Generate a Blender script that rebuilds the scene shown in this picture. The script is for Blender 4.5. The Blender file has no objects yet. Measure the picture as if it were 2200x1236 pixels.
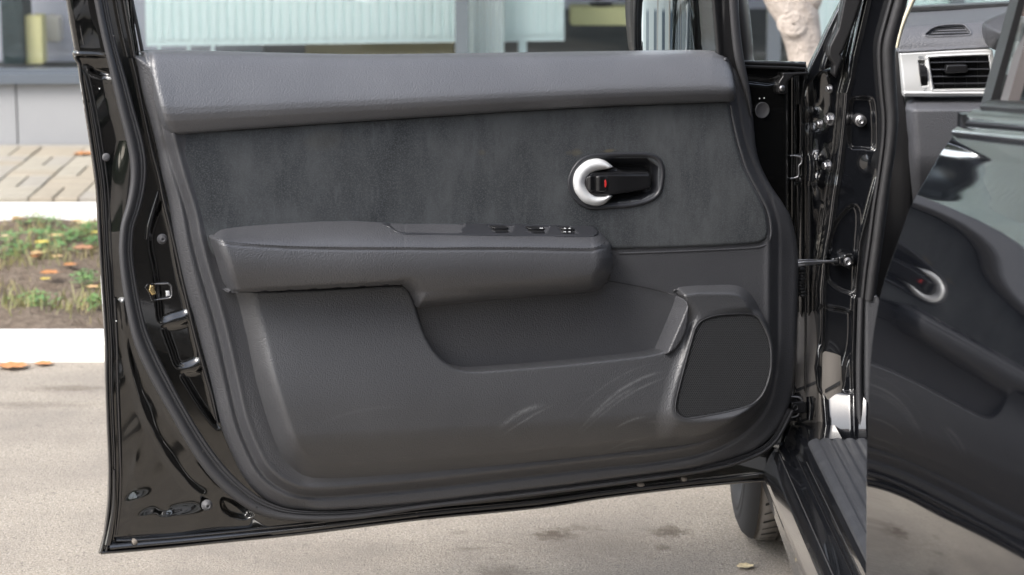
import bpy, bmesh, math, random
import numpy as np
from mathutils import Vector, Matrix
random.seed(7); rng = np.random.default_rng(7)
SC = bpy.context.scene
COL = SC.collection

# ------------------------------------------------------------------ camera
CAM = np.array([0.0, 0.0, 1.36]); F = 5500.0; CX, CY = 1100.0, 618.0
PITCH = math.atan(1054 / F); YAW = -math.atan(54 / F * math.cos(PITCH))
cd = bpy.data.cameras.new('camera'); cam = bpy.data.objects.new('camera', cd); COL.objects.link(cam)
cam.location = CAM; cam.rotation_euler = (math.pi / 2 - PITCH, 0, YAW)
cd.sensor_width = 36; cd.lens = 36 * F / 2200; cd.clip_start = .05; cd.clip_end = 500
cd.dof.use_dof = True; cd.dof.focus_distance = 4.15; cd.dof.aperture_fstop = 7.1
SC.camera = cam
RM = np.array(cam.rotation_euler.to_matrix())

# ------------------------------------------------------------------ light
SUN_EL, SUN_AZ = math.radians(46), math.radians(224)     # azimuth from +Y clockwise, where the sun stands
w = bpy.data.worlds.new('World'); SC.world = w; w.use_nodes = True
nt = w.node_tree; nt.nodes.clear()
o_ = nt.nodes.new('ShaderNodeOutputWorld'); b_ = nt.nodes.new('ShaderNodeBackground')
s_ = nt.nodes.new('ShaderNodeTexSky'); s_.sky_type = 'NISHITA'; s_.sun_disc = False
s_.sun_elevation = SUN_EL; s_.sun_rotation = SUN_AZ; s_.air_density = 1.0; s_.dust_density = 3.0
hs = nt.nodes.new('ShaderNodeHueSaturation'); hs.inputs['Saturation'].default_value = .55
b_.inputs['Strength'].default_value = .15
nt.links.new(s_.outputs[0], hs.inputs['Color']); nt.links.new(hs.outputs[0], b_.inputs[0]); nt.links.new(b_.outputs[0], o_.inputs[0])
sl = bpy.data.lights.new('sun', 'SUN'); sl.energy = 1.1; sl.angle = math.radians(26); sl.color = (1, .96, .9)
so = bpy.data.objects.new('sun', sl); COL.objects.link(so)
sd_ = Vector((math.sin(SUN_AZ) * math.cos(SUN_EL), math.cos(SUN_AZ) * math.cos(SUN_EL), math.sin(SUN_EL)))
so.rotation_euler = sd_.to_track_quat('Z', 'Y').to_euler()
vs = SC.view_settings; vs.view_transform = 'Standard'; vs.look = 'None'; vs.exposure = 1.62; vs.gamma = 1
vs.use_curve_mapping = False
SC.render.engine = 'CYCLES'

# ------------------------------------------------------------------ coordinate helpers
def ray(px, py):
    px = np.asarray(px, float); py = np.asarray(py, float); px, py = np.broadcast_arrays(px, py)
    d = np.stack([(px - CX) / F, -(py - CY) / F, -np.ones_like(px)], -1)
    return d @ RM.T
TH = math.radians(68)
HINGE = np.array([.475, 4.26, 0.]); EU = np.array([-math.sin(TH), -math.cos(TH), 0.]); DN = np.array([math.cos(TH), -math.sin(TH), 0.])
def plane(p0, n):
    p0 = np.asarray(p0, float); n = np.asarray(n, float); n = n / np.linalg.norm(n)
    def P(px, py, h=0.0):
        d = ray(px, py); t = ((p0 - CAM) @ n + np.asarray(h)) / (d @ n)
        return CAM + d * t[..., None]
    P.n = n
    return P
D = plane(HINGE, DN)                                    # the open door's inner face; h counts towards the viewer
def YP(y): return plane((0, y, 0), (0, -1, 0))
def ZP(z): return plane((0, 0, z), (0, 0, 1))
def one(P, px, py, h=0.0): return P(np.array([px]), np.array([py]), h)[0]

def cr(pts, closed=False, n=5):
    p = [np.array(q, float) for q in pts]; N = len(p); out = []
    for i in range(N if closed else N - 1):
        a = p[(i - 1) % N] if closed or i > 0 else p[i]
        b = p[i]; c = p[(i + 1) % N]
        d = p[(i + 2) % N] if closed or i + 2 < N else c
        for k in range(n):
            t = k / n
            out.append(.5 * ((2 * b) + (-a + c) * t + (2 * a - 5 * b + 4 * c - d) * t * t + (-a + 3 * b - 3 * c + d) * t ** 3))
    if not closed: out.append(p[-1])
    return np.array(out)

def seg_dist(line, x, y, closed=False):
    """distance and closest point of the points x,y to a polyline"""
    A = np.asarray(line, float); B = np.roll(A, -1, 0)
    if not closed: A, B = A[:-1], B[:-1]
    E = B - A; L = (E ** 2).sum(1) + 1e-12
    x = np.asarray(x, float); sh = x.shape; X = x.ravel(); Y = np.broadcast_to(np.asarray(y, float), sh).ravel()
    d = np.empty(X.size); cp = np.empty((X.size, 2)); ins = np.zeros(X.size, bool)
    for s in range(0, X.size, 20000):
        q = np.stack([X[s:s + 20000], Y[s:s + 20000]], -1)[:, None, :]
        t = np.clip(((q - A) * E).sum(-1) / L, 0, 1)
        c = A + t[..., None] * E; dd = ((q - c) ** 2).sum(-1); j = dd.argmin(1); r = np.arange(len(j))
        d[s:s + 20000] = np.sqrt(dd[r, j]); cp[s:s + 20000] = c[r, j]
        if closed:
            yy = q[:, :, 1]; xx = q[:, :, 0]
            cond = (A[:, 1] > yy) != (B[:, 1] > yy)
            xi = A[:, 0] + (yy - A[:, 1]) * E[:, 0] / np.where(np.abs(E[:, 1]) < 1e-9, 1e-9, E[:, 1])
            ins[s:s + 20000] = (cond & (xx < xi)).sum(1) % 2 == 1
    return d.reshape(sh), cp.reshape(sh + (2,)), ins.reshape(sh)
def sdf(poly, x, y):
    d, c, i = seg_dist(poly, x, y, True); return np.where(i, d, -d)
def dline(line, x, y): return seg_dist(line, x, y)[0]
def ss(v, a, b):
    t = np.clip((v - a) / (b - a), 0, 1); return t * t * (3 - 2 * t)
def ro(d, r, H):                                         # a quarter-round edge: 0 inside, -H at the border
    t = 1 - np.clip(d / r, 0, 1); return -H * (1 - np.sqrt(np.clip(1 - t * t, 0, 1)))
def yat(pts, x):
    p = np.array(pts, float); return np.interp(x, p[:, 0], p[:, 1])

# ------------------------------------------------------------------ object helpers
LOC = {}
def tag(o, label=None, cat=None, group=None, kind=None):
    if label: o['label'] = label
    if cat: o['category'] = cat
    if group: o['group'] = group
    if kind: o['kind'] = kind
    return o
def thing(name, label, cat, loc=(0, 0, 0), group=None):
    o = bpy.data.objects.new(name, None); COL.objects.link(o); o.location = loc; o.empty_display_size = .1
    LOC[o.name] = np.array(loc, float); return tag(o, label, cat, group)
def mesh(name, V, Fs, mat, parent=None, smooth=True, label=None, kind=None, loc=None):
    V = np.asarray(V, float).reshape(-1, 3)
    parent = lift(parent)
    L = LOC[parent.name] if parent is not None else (np.array(loc, float) if loc is not None else np.zeros(3))
    me = bpy.data.meshes.new(name)
    me.from_pydata((V - L).tolist(), [], Fs if isinstance(Fs, list) else Fs.tolist())
    me.materials.append(mat)
    if smooth: me.polygons.foreach_set('use_smooth', [True] * len(me.polygons))
    me.update()
    o = bpy.data.objects.new(name, me); COL.objects.link(o)
    if parent is not None: o.parent = parent; LOC[o.name] = L
    else: o.location = L; LOC[o.name] = L
    if label: o['label'] = label
    if kind: o['kind'] = kind
    return o
def lift(parent):
    # a part of a part is the deepest level
    while parent is not None and parent.parent is not None and parent.parent.parent is not None: parent = parent.parent
    return parent
def part(name, parent, loc, label=None):
    o = bpy.data.objects.new(name, None); COL.objects.link(o); o.parent = parent; o.empty_display_size = .1
    o.location = Vector(loc) - Vector(LOC[parent.name]); LOC[o.name] = np.array(loc, float)
    if label: o['label'] = label
    return o
class MB:
    def __init__(s): s.V = []; s.F = []; s.n = 0
    def add(s, V, Fs):
        V = np.asarray(V, float).reshape(-1, 3); s.V.append(V); s.F += [[i + s.n for i in f] for f in Fs]; s.n += len(V); return s
    def box(s, c, size, R=None):
        q = np.array([[x, y, z] for x in (-.5, .5) for y in (-.5, .5) for z in (-.5, .5)]) * np.array(size)
        if R is not None: q = q @ np.asarray(R).T
        return s.add(q + np.array(c), [(0, 1, 3, 2), (4, 6, 7, 5), (0, 4, 5, 1), (2, 3, 7, 6), (0, 2, 6, 4), (1, 5, 7, 3)])
    def tube(s, pts, r, n=8, cap=True):
        pts = [np.array(p, float) for p in pts]; rr = r if hasattr(r, '__len__') else [r] * len(pts); rings = []; up = None
        for i, p in enumerate(pts):
            t = pts[min(i + 1, len(pts) - 1)] - pts[max(i - 1, 0)]; t /= np.linalg.norm(t) + 1e-12
            if up is None: up = np.array([0, 0, 1.]) if abs(t[2]) < .9 else np.array([1., 0, 0])
            a = np.cross(t, up); a /= np.linalg.norm(a) + 1e-12; b = np.cross(t, a); up = -b if False else up
            rings.append([p + rr[i] * (math.cos(2 * math.pi * k / n) * a + math.sin(2 * math.pi * k / n) * b) for k in range(n)])
        Fs = [(i * n + k, i * n + (k + 1) % n, (i + 1) * n + (k + 1) % n, (i + 1) * n + k) for i in range(len(pts) - 1) for k in range(n)]
        if cap: Fs += [tuple(range(n - 1, -1, -1)), tuple((len(pts) - 1) * n + k for k in range(n))]
        return s.add(np.array(rings).reshape(-1, 3), Fs)
    def lathe(s, c, ax, prof, n=20, hexa=False):
        """prof: list of (radius, distance along the axis)"""
        ax = np.array(ax, float); ax /= np.linalg.norm(ax); c = np.array(c, float)
        a = np.cross(ax, [0, 0, 1.] if abs(ax[2]) < .9 else [1., 0, 0]); a /= np.linalg.norm(a); b = np.cross(ax, a)
        V = []
        for r, z in prof:
            for k in range(n):
                t = 2 * math.pi * k / n; V.append(c + ax * z + r * (math.cos(t) * a + math.sin(t) * b))
        Fs = [(i * n + k, (i + 1) * n + k, (i + 1) * n + (k + 1) % n, i * n + (k + 1) % n) for i in range(len(prof) - 1) for k in range(n)]
        Fs += [tuple((len(prof) - 1) * n + k for k in range(n - 1, -1, -1))]
        return s.add(V, Fs)
    def out(s, name, mat, parent=None, smooth=False, label=None, kind=None, loc=None):
        return mesh(name, np.concatenate(s.V), s.F, mat, parent, smooth, label, kind, loc)

def relief(name, poly, hf, mat, parent, P=D, step=3.0, skirt=.006, label=None, extra=None, back=False):
    """a moulded panel: outline traced as pixels on its own plane, height hf(x,y,d) above that plane, real side walls"""
    poly = np.asarray(poly, float)
    x0, y0 = poly.min(0) - 2 * step; x1, y1 = poly.max(0) + 2 * step
    gx, gy = np.meshgrid(np.arange(x0, x1, step), np.arange(y0, y1, step))
    d, c, ins = seg_dist(poly, gx, gy, True)
    S = np.where(ins, d, -d); core = S > .35 * step; near = (~core) & (S > -1.5 * step)
    X = np.where(near, c[..., 0], gx); Y = np.where(near, c[..., 1], gy)
    ok = core | near
    q_ok = ok[:-1, :-1] & ok[1:, :-1] & ok[:-1, 1:] & ok[1:, 1:] & (core[:-1, :-1] | core[1:, :-1] | core[:-1, 1:] | core[1:, 1:])
    idx = np.arange(gx.size).reshape(gx.shape)
    Q = np.stack([idx[:-1, :-1], idx[1:, :-1], idx[1:, 1:], idx[:-1, 1:]], -1)[q_ok]
    used = np.unique(Q); rm = -np.ones(gx.size, int); rm[used] = np.arange(len(used)); Q = rm[Q]
    xs, ys = X.ravel()[used], Y.ravel()[used]; dd = np.clip(S.ravel()[used], 0, None)
    dd = np.where(near.ravel()[used], 0, dd)
    h = hf(xs, ys, dd) if callable(hf) else np.full(xs.shape, float(hf))
    V = P(xs, ys, h)
    E = np.concatenate([Q[:, [0, 1]], Q[:, [1, 2]], Q[:, [2, 3]], Q[:, [3, 0]]])
    key = np.sort(E, 1); k = key[:, 0] * len(used) + key[:, 1]
    u, inv, cnt = np.unique(k, return_inverse=True, return_counts=True); bd = E[cnt[inv.ravel()] == 1]
    Fs = Q.tolist(); n = len(V)
    bv = np.unique(bd); m = {int(v): n + i for i, v in enumerate(bv)}
    V = np.concatenate([V, V[bv] - P.n * skirt])
    Fs += [[int(b), int(a), m[int(a)], m[int(b)]] for a, b in bd]
    if back: pass
    return mesh(name, V, Fs, mat, parent, True, label)

def ribbon(name, path, prof, mat, parent, P=D, n=5, label=None, closed=False, smooth=True, flat=None):
    """path: (px, py, halfwidth, h) ; prof: list of (s across, height)  swept along it"""
    pts = cr(path, closed, n); c = pts[:, :2]
    t = np.gradient(c, axis=0); t /= np.linalg.norm(t, axis=1)[:, None] + 1e-9
    nn = np.stack([-t[:, 1], t[:, 0]], -1)
    m = len(prof); V = []
    for s, hh in prof:
        q = c + nn * (pts[:, 2] * s)[:, None]
        V.append(P(q[:, 0], q[:, 1], pts[:, 3] + hh))
    V = np.stack(V, 1).reshape(-1, 3); N = len(pts)
    Fs = [[i * m + k, i * m + k + 1, (i + 1) * m + k + 1, (i + 1) * m + k] for i in range(N - 1) for k in range(m - 1)]
    return mesh(name, V, Fs, mat, parent, smooth, label)
def half(n=7, H=.008, base=-.004):
    return [(-1, base)] + [(-math.cos(math.pi * k / n), H * math.sin(math.pi * k / n)) for k in range(n + 1)] + [(1, base)]

# ------------------------------------------------------------------ materials
def mat(name, base, rough=.5, metal=0, spec=.5, coat=0, bump=None, var=None, emit=None, extra=None, speck=None, sheen=0):
    """bump: list of (kind, scale, distance, strength); var: (scale, amount, colour2)"""
    m = bpy.data.materials.new(name); m.use_nodes = True; N = m.node_tree.nodes; Lk = m.node_tree.links
    p = N['Principled BSDF']; p.inputs['Base Color'].default_value = (*base, 1); p.inputs['Roughness'].default_value = rough
    p.inputs['Coat IOR'].default_value = 1.65
    p.inputs['Metallic'].default_value = metal; p.inputs['Specular IOR Level'].default_value = spec
    p.inputs['Coat Weight'].default_value = coat; p.inputs['Coat Roughness'].default_value = .03
    p.inputs['Sheen Weight'].default_value = sheen; p.inputs['Sheen Roughness'].default_value = .5
    tc = N.new('ShaderNodeTexCoord'); m['tc'] = tc.name
    col = None
    if var:
        for (sc, lo, hi, c2, det) in var:
            nz = N.new('ShaderNodeTexNoise'); nz.inputs['Detail'].default_value = det
            nz.inputs['Roughness'].default_value = .6
            if isinstance(sc, tuple):
                mpg = N.new('ShaderNodeMapping'); mpg.inputs['Scale'].default_value = sc; nz.inputs['Scale'].default_value = 1
                Lk.new(tc.outputs['Object'], mpg.inputs['Vector']); Lk.new(mpg.outputs['Vector'], nz.inputs['Vector'])
            else: nz.inputs['Scale'].default_value = sc; Lk.new(tc.outputs['Object'], nz.inputs['Vector'])
            mr = N.new('ShaderNodeMapRange'); mr.inputs[1].default_value = lo; mr.inputs[2].default_value = hi
            Lk.new(nz.outputs['Fac'], mr.inputs[0])
            mx = N.new('ShaderNodeMix'); mx.data_type = 'RGBA'; Lk.new(mr.outputs[0], mx.inputs['Factor'])
            if col is None: mx.inputs['A'].default_value = (*base, 1)
            else: Lk.new(col, mx.inputs['A'])
            mx.inputs['B'].default_value = (*c2, 1); col = mx.outputs['Result']
    if col is not None: Lk.new(col, p.inputs['Base Color'])
    prev = None
    for (kind, sc, dist, st) in (bump or []):
        if kind == 'v':
            t = N.new('ShaderNodeTexVoronoi'); t.inputs['Scale'].default_value = sc; t.feature = 'SMOOTH_F1'; src = t.outputs['Distance']
            t.inputs['Smoothness'].default_value = .35
            # slightly warped cells read as leather grain
            nz = N.new('ShaderNodeTexNoise'); nz.inputs['Scale'].default_value = sc * .6
            mp = N.new('ShaderNodeMix'); mp.data_type = 'RGBA'; mp.inputs['Factor'].default_value = .7 / sc
            Lk.new(tc.outputs['Object'], nz.inputs['Vector'])
            Lk.new(tc.outputs['Object'], mp.inputs['A']); Lk.new(nz.outputs['Color'], mp.inputs['B'])
            Lk.new(mp.outputs['Result'], t.inputs['Vector'])
        else:
            t = N.new('ShaderNodeTexNoise'); t.inputs['Scale'].default_value = sc; t.inputs['Detail'].default_value = 4; src = t.outputs['Fac']
            Lk.new(tc.outputs['Object'], t.inputs['Vector'])
        bm = N.new('ShaderNodeBump'); bm.inputs['Strength'].default_value = st; bm.inputs['Distance'].default_value = dist
        if kind == 'v': bm.invert = True
        Lk.new(src, bm.inputs['Height'])
        if prev: Lk.new(prev, bm.inputs['Normal'])
        prev = bm.outputs['Normal']
    if prev: Lk.new(prev, p.inputs['Normal'])
    if emit: p.inputs['Emission Color'].default_value = (*emit[0], 1); p.inputs['Emission Strength'].default_value = emit[1]
    if extra: extra(m, N, Lk, p, tc, col)
    return m
def spots(lst, colr, soft=.35, noise=30):
    """stains that stay put: list of (point, radius_x, radius_y, strength) in object space"""
    def f(m, N, Lk, p, tc, col):
        nz = N.new('ShaderNodeTexNoise'); nz.inputs['Scale'].default_value = noise; nz.inputs['Detail'].default_value = 5
        Lk.new(tc.outputs['Object'], nz.inputs['Vector'])
        for (pt, rx, ry, rz, st) in lst:
            vm = N.new('ShaderNodeVectorMath'); vm.operation = 'SUBTRACT'; vm.inputs[1].default_value = pt
            Lk.new(tc.outputs['Object'], vm.inputs[0])
            v2 = N.new('ShaderNodeVectorMath'); v2.operation = 'DIVIDE'; v2.inputs[1].default_value = (rx, ry, rz)
            Lk.new(vm.outputs[0], v2.inputs[0])
            ln = N.new('ShaderNodeVectorMath'); ln.operation = 'LENGTH'; Lk.new(v2.outputs[0], ln.inputs[0])
            ad = N.new('ShaderNodeMath'); ad.operation = 'ADD'; Lk.new(ln.outputs['Value'], ad.inputs[0])
            ms = N.new('ShaderNodeMath'); ms.operation = 'MULTIPLY_ADD'; ms.inputs[1].default_value = 1.6; ms.inputs[2].default_value = -.8
            Lk.new(nz.outputs['Fac'], ms.inputs[0]); Lk.new(ms.outputs[0], ad.inputs[1])
            mr = N.new('ShaderNodeMapRange'); mr.inputs[1].default_value = 1; mr.inputs[2].default_value = 1 - soft * 2
            mr.inputs[3].default_value = 0; mr.inputs[4].default_value = st; mr.interpolation_type = 'SMOOTHSTEP'
            Lk.new(ad.outputs[0], mr.inputs[0])
            mx = N.new('ShaderNodeMix'); mx.data_type = 'RGBA'; Lk.new(mr.outputs[0], mx.inputs['Factor'])
            if col is None: mx.inputs['A'].default_value = p.inputs['Base Color'].default_value
            else: Lk.new(col, mx.inputs['A'])
            mx.inputs['B'].default_value = (*colr, 1); col = mx.outputs['Result']
        Lk.new(col, p.inputs['Base Color'])
    return f
def glass_mat(name, tint, ior=1.45, refl=1.0, rough=0.0):
    m = bpy.data.materials.new(name); m.use_nodes = True; N = m.node_tree.nodes; Lk = m.node_tree.links; N.clear()
    o = N.new('ShaderNodeOutputMaterial'); tr = N.new('ShaderNodeBsdfTransparent'); tr.inputs[0].default_value = (*tint, 1)
    gl = N.new('ShaderNodeBsdfGlossy'); gl.inputs['Roughness'].default_value = rough; gl.inputs[0].default_value = (refl, refl, refl, 1)
    fr = N.new('ShaderNodeFresnel'); fr.inputs[0].default_value = ior; mx = N.new('ShaderNodeMixShader')
    Lk.new(fr.outputs[0], mx.inputs[0]); Lk.new(tr.outputs[0], mx.inputs[1]); Lk.new(gl.outputs[0], mx.inputs[2]); Lk.new(mx.outputs[0], o.inputs[0])
    return m

M = {}
M['paint'] = mat('black_gloss_paint', (.003, .003, .003), .10, coat=1, spec=.4, bump=[('n', 9, .004, .25)])
M['paint_smooth'] = mat('black_body_paint', (.005, .0055, .007), .2, coat=1, spec=.5)
M['trim'] = mat('grained_dark_plastic', (.041, .042, .047), .40, spec=.65, bump=[('v', 460, .00052, 1.0)], var=[(6, .35, .7, (.050, .051, .056), 3)])
M['trim_low'] = None
M['pad'] = mat('soft_grained_vinyl', (.070, .072, .079), .38, spec=.8, bump=[('v', 440, .00052, 1.0)], var=[(7, .4, .7, (.082, .084, .091), 2)])
M['arm'] = mat('armrest_vinyl', (.047, .048, .053), .40, spec=.75, bump=[('v', 440, .00055, 1.0)], var=[(7, .4, .7, (.056, .057, .062), 2)])
M['rubber'] = mat('seal_rubber', (.036, .036, .039), .6, bump=[('n', 900, .0003, .5)])
M['rubber_dark'] = mat('dark_rubber', (.012, .012, .013), .5)
M['black_plastic'] = mat('black_plastic', (.011, .011, .012), .3)
M['satin_black'] = mat('satin_black_metal', (.012, .012, .013), .38)
M['silver'] = mat('silver_satin_plastic', (.60, .61, .62), .32, metal=.1, coat=.6)
M['steel'] = mat('zinc_steel', (.30, .30, .31), .42, metal=1, bump=[('n', 300, .0004, .4)])
M['brass'] = mat('passivated_zinc', (.75, .58, .3), .25, metal=1)
M['red'] = mat('red_mark', (.42, .02, .02), .45)
M['seam'] = mat('seam_shadow_thread', (.012, .012, .013), .7)
M['dust'] = mat('dry_mud', (.16, .14, .12), .9, bump=[('n', 200, .001, .6)])

# suede: worn nap in cloudy patches, tan marks by the handle
def st(px, py, rx, ry, s, h=.036):
    p = one(D, px, py, h) - HINGE; return ((p[0], p[1], p[2]), rx, .5, ry, s)
M['suede'] = mat('brushed_suede_cloth', (.025, .0275, .031), .95, spec=.15, sheen=.05, bump=[('n', 900, .0010, .8)],
    var=[((8, 8, 4.5), .36, .74, (.078, .083, .087), 5), ((26, 26, 7), .50, .74, (.030, .033, .037), 5), ((60, 60, 16), .55, .8, (.064, .069, .074), 4), (500, .45, .75, (.066, .072, .078), 2)],
    extra=spots([st(1232, 327, .016, .007, .55), st(1310, 323, .012, .0035, .8), st(1035, 328, .008, .006, .35), st(700, 300, .05, .02, .12)], (.085, .075, .055), .4, 60))
def low_extra(m, N, Lk, p, tc, col):
    pass
def scuff(px, py, L, wd, s, h=.07):
    return (px, py, L, wd, s, h)
M['trim_low'] = mat('lower_grained_plastic', (.040, .041, .045), .40, spec=.65, bump=[('v', 460, .00052, 1.0)], var=[(5, .35, .7, (.049, .050, .054), 3)])
M['scuffed'] = mat('shoe_scuff', (.12, .125, .13), .7, bump=[('v', 430, .0006, .7)])

# ------------------------------------------------------------------ the ground
def gp(px, py, z=0.0): return one(ZP(z), px, py)
stains = []
for (px, py, rx, ry, s) in [(1190, 1150, .042, .045, .55), (1440, 1142, .042, .045, .5), (1422, 1178, .018, .022, .4), (1245, 1135, .05, .03, .25), (1080, 1230, .06, .05, .3), (985, 1145, .03, .02, .2),
                            (150, 835, .12, .04, .35), (60, 870, .2, .04, .2), (1000, 1180, .03, .02, .2), (800, 1190, .3, .1, .08), (1300, 1170, .25, .12, .15)]:
    g = gp(px, py); stains.append(((g[0], g[1], 0), rx * 1.25, ry * 1.25, 1, min(s * 1.5, .85)))
M['asphalt'] = mat('worn_pale_asphalt', (.262, .230, .188), .9, spec=.25, bump=[('n', 260, .004, .7), ('n', 60, .004, .35)],
    var=[(190, .47, .62, (.38, .345, .30), 3), (110, .56, .70, (.13, .115, .10), 3), (3.0, .4, .75, (.20, .178, .155), 6), (40, .62, .75, (.17, .15, .13), 4)],
    extra=spots(stains, (.085, .066, .05), .45, 45))
def sheet(name, x0, x1, y0, y1, z, m, nx=1, ny=1, zf=None, label=None):
    X, Y = np.meshgrid(np.linspace(x0, x1, nx + 1), np.linspace(y0, y1, ny + 1)); Z = np.full(X.shape, z, float)
    if zf is not None: Z = Z + zf(X, Y)
    V = np.stack([X, Y, Z], -1).reshape(-1, 3); k = nx + 1
    Fs = [(j * k + i, j * k + i + 1, (j + 1) * k + i + 1, (j + 1) * k + i) for j in range(ny) for i in range(nx)]
    o = mesh(name, V, Fs, m, None, True); o['kind'] = 'structure'; return o
sheet('ground', -150, 150, -150, 150, -.02, M['asphalt'])
sheet('road', -20, 20, -12, 6.14, 0, M['asphalt'], 20, 20)
M['kerb'] = mat('whitewashed_kerb', (.80, .80, .78), .85, bump=[('n', 50, .004, .5)], var=[(9, .55, .8, (.62, .60, .56), 6)])
def kerb(name, x0, x1, y0, y1, z0, z1, label):
    x = x0; k = 0; root = None
    root = bpy.data.objects.new(name, None); COL.objects.link(root); root.location = (0, y0, 0); LOC[root.name] = np.array([0, y0, 0.]); root['kind'] = 'structure'
    me = None
    while x < x1:
        L = 1.0
        bm = bmesh.new(); bmesh.ops.create_cube(bm, size=1)
        bmesh.ops.scale(bm, vec=(L - .006, y1 - y0, z1 - z0), verts=bm.verts)
        bmesh.ops.bevel(bm, geom=bm.edges[:], offset=.012, segments=2, affect='EDGES')
        if me is None:
            me = bpy.data.meshes.new('kerbstone'); bm.to_mesh(me); me.materials.append(M['kerb'])
        bm.free()
        o = bpy.data.objects.new('kerbstone', me); COL.objects.link(o); o.parent = root
        o.location = (x + L / 2, (y1 - y0) / 2 + random.uniform(-.003, .003), (z0 + z1) / 2 + random.uniform(-.002, .002)); x += L; k += 1
kerb('near_kerb', -6.35, 5.8, 6.14, 6.29, -.08, .055, '')
kerb('far_kerb', -6.1, 5.8, 8.13, 8.28, -.03, .062, '')
def soilz(X, Y):
    return .012 * np.sin(X * 5 + 1) * np.sin(Y * 7) + .008 * np.sin(X * 17 + Y * 11) + .004 * rng.standard_normal(X.shape)
M['soil'] = mat('dry_soil', (.115, .09, .07), .95, spec=.1, bump=[('n', 90, .01, .8), ('n', 30, .015, .6)],
    var=[(30, .4, .65, (.18, .145, .115), 5), (120, .5, .7, (.075, .06, .045), 3)])
sheet('soil_strip', -6, 6, 6.28, 8.14, .028, M['soil'], 240, 60, soilz)
# paving: pairs of blocks alternating lengthwise and crosswise
M['paver'] = [mat('paver_concrete_%s' % n, c, .9, bump=[('n', 150, .002, .5)], var=[(20, .45, .75, tuple(v * .85 for v in c), 4)])
              for n, c in (('pale', (.30, .275, .225)), ('warm', (.29, .255, .20)), ('grey', (.28, .26, .225)))]
M['joint'] = mat('sandy_joint', (.17, .155, .135), .95)
pv = sheet('pavement', -7, 7, 8.27, 9.66, .046, M['joint'])
LOC[pv.name] = np.zeros(3)
def paver_mesh(sx, sy, m):
    bm = bmesh.new(); bmesh.ops.create_cube(bm, size=1); bmesh.ops.scale(bm, vec=(sx - .005, sy - .005, .03), verts=bm.verts)
    top = [e for e in bm.edges if all(v.co.z > 0 for v in e.verts)]
    bmesh.ops.bevel(bm, geom=top, offset=.003, segments=1, affect='EDGES')
    me = bpy.data.meshes.new('paver'); bm.to_mesh(me); bm.free(); me.materials.append(m); return me
pm = {}
for i, m in enumerate(M['paver']):
    pm[0, i] = paver_mesh(.0825, .25, m); pm[1, i] = paver_mesh(.165, .125, m)
far = MB(); cnt = 0
for si in range(-26, 22):
    xs = -1.51 + .165 * si
    for bi in range(-1, 7):
        y0 = 8.33 + .25 * bi + (0 if si % 2 == 0 else .0)
        typ = (bi + si) % 2
        for k in range(2):
            if typ == 0: c = (xs + .04125 + .0825 * k, y0 + .125); sx, sy = .0825, .25
            else: c = (xs + .0825, y0 + .0625 + .125 * k); sx, sy = .165, .125
            if c[1] - sy / 2 < 8.285 or c[1] + sy / 2 > 9.66: continue
            z = .052 + random.uniform(-.002, .002)
            if -1.95 < c[0] < -1.1:
                o = bpy.data.objects.new('paver', pm[typ, random.choice((0, 0, 1, 2))]); COL.objects.link(o); o.parent = pv
                o.location = (c[0], c[1], z); o.rotation_euler = (random.uniform(-.006, .006), random.uniform(-.006, .006), random.uniform(-.01, .01))
            else: far.box((c[0], c[1], z), (sx - .006, sy - .006, .03))
far.out('paver', M['paver'][0], pv, kind='stuff')
# filler strips at the two ends of the paving
MBf = MB(); MBf.box((0, 9.615, .05), (14, .075, .03)); MBf.out('paver_border', M['paver'][2], pv)

# ---- grass, clover, leaves
def blades(name, n, xr, yr, hr, colr, clumps, spread, wid, z0=.03):
    cx = rng.uniform(*xr, clumps); cy = rng.uniform(*yr, clumps); k = rng.integers(0, clumps, n)
    x = cx[k] + rng.normal(0, spread, n); y = np.clip(cy[k] + rng.normal(0, spread, n), yr[0], yr[1]); z = np.full(n, z0)
    h = rng.uniform(*hr, n); a = rng.uniform(0, 2 * math.pi, n); lean = rng.uniform(.1, .9, n) * h; la = rng.uniform(0, 2 * math.pi, n)
    b = np.stack([x, y, z], -1); sd = np.stack([np.cos(a), np.sin(a), 0 * a], -1) * wid
    tip = b + np.stack([np.cos(la) * lean, np.sin(la) * lean, h], -1); mid = b * .5 + tip * .5 + np.array([0, 0, .15]) * h[:, None]
    V = np.stack([b - sd, b + sd, mid + sd * .8, mid - sd * .8, tip], 1).reshape(-1, 3)
    Fs = []
    for i in range(n):
        j = i * 5; Fs += [(j, j + 1, j + 2, j + 3), (j + 3, j + 2, j + 4)]
    o = mesh(name, V, Fs, colr, None, False); o['kind'] = 'stuff'; return o
M['grass'] = mat('grass_blade', (.15, .185, .055), .6, var=[(25, .35, .62, (.24, .21, .09), 3)])
M['dry'] = mat('dry_grass', (.27, .23, .12), .8, var=[(30, .4, .6, (.22, .2, .07), 2)])
M['clover'] = mat('clover_leaf', (.08, .20, .065), .55, var=[(40, .4, .65, (.16, .26, .08), 2)])
g1 = blades('grass', 11000, (-2.6, 2.6), (6.45, 8.11), (.015, .06), M['grass'], 170, .045, .0016)
tag(g1, 'thin green grass growing in tufts on the soil strip between the white kerbs', 'grass')
g2 = blades('dry_grass', 9000, (-2.6, 2.6), (6.38, 8.11), (.01, .04), M['dry'], 190, .05, .0014)
tag(g2, 'straw coloured dry grass scattered over the soil strip', 'grass')
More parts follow.
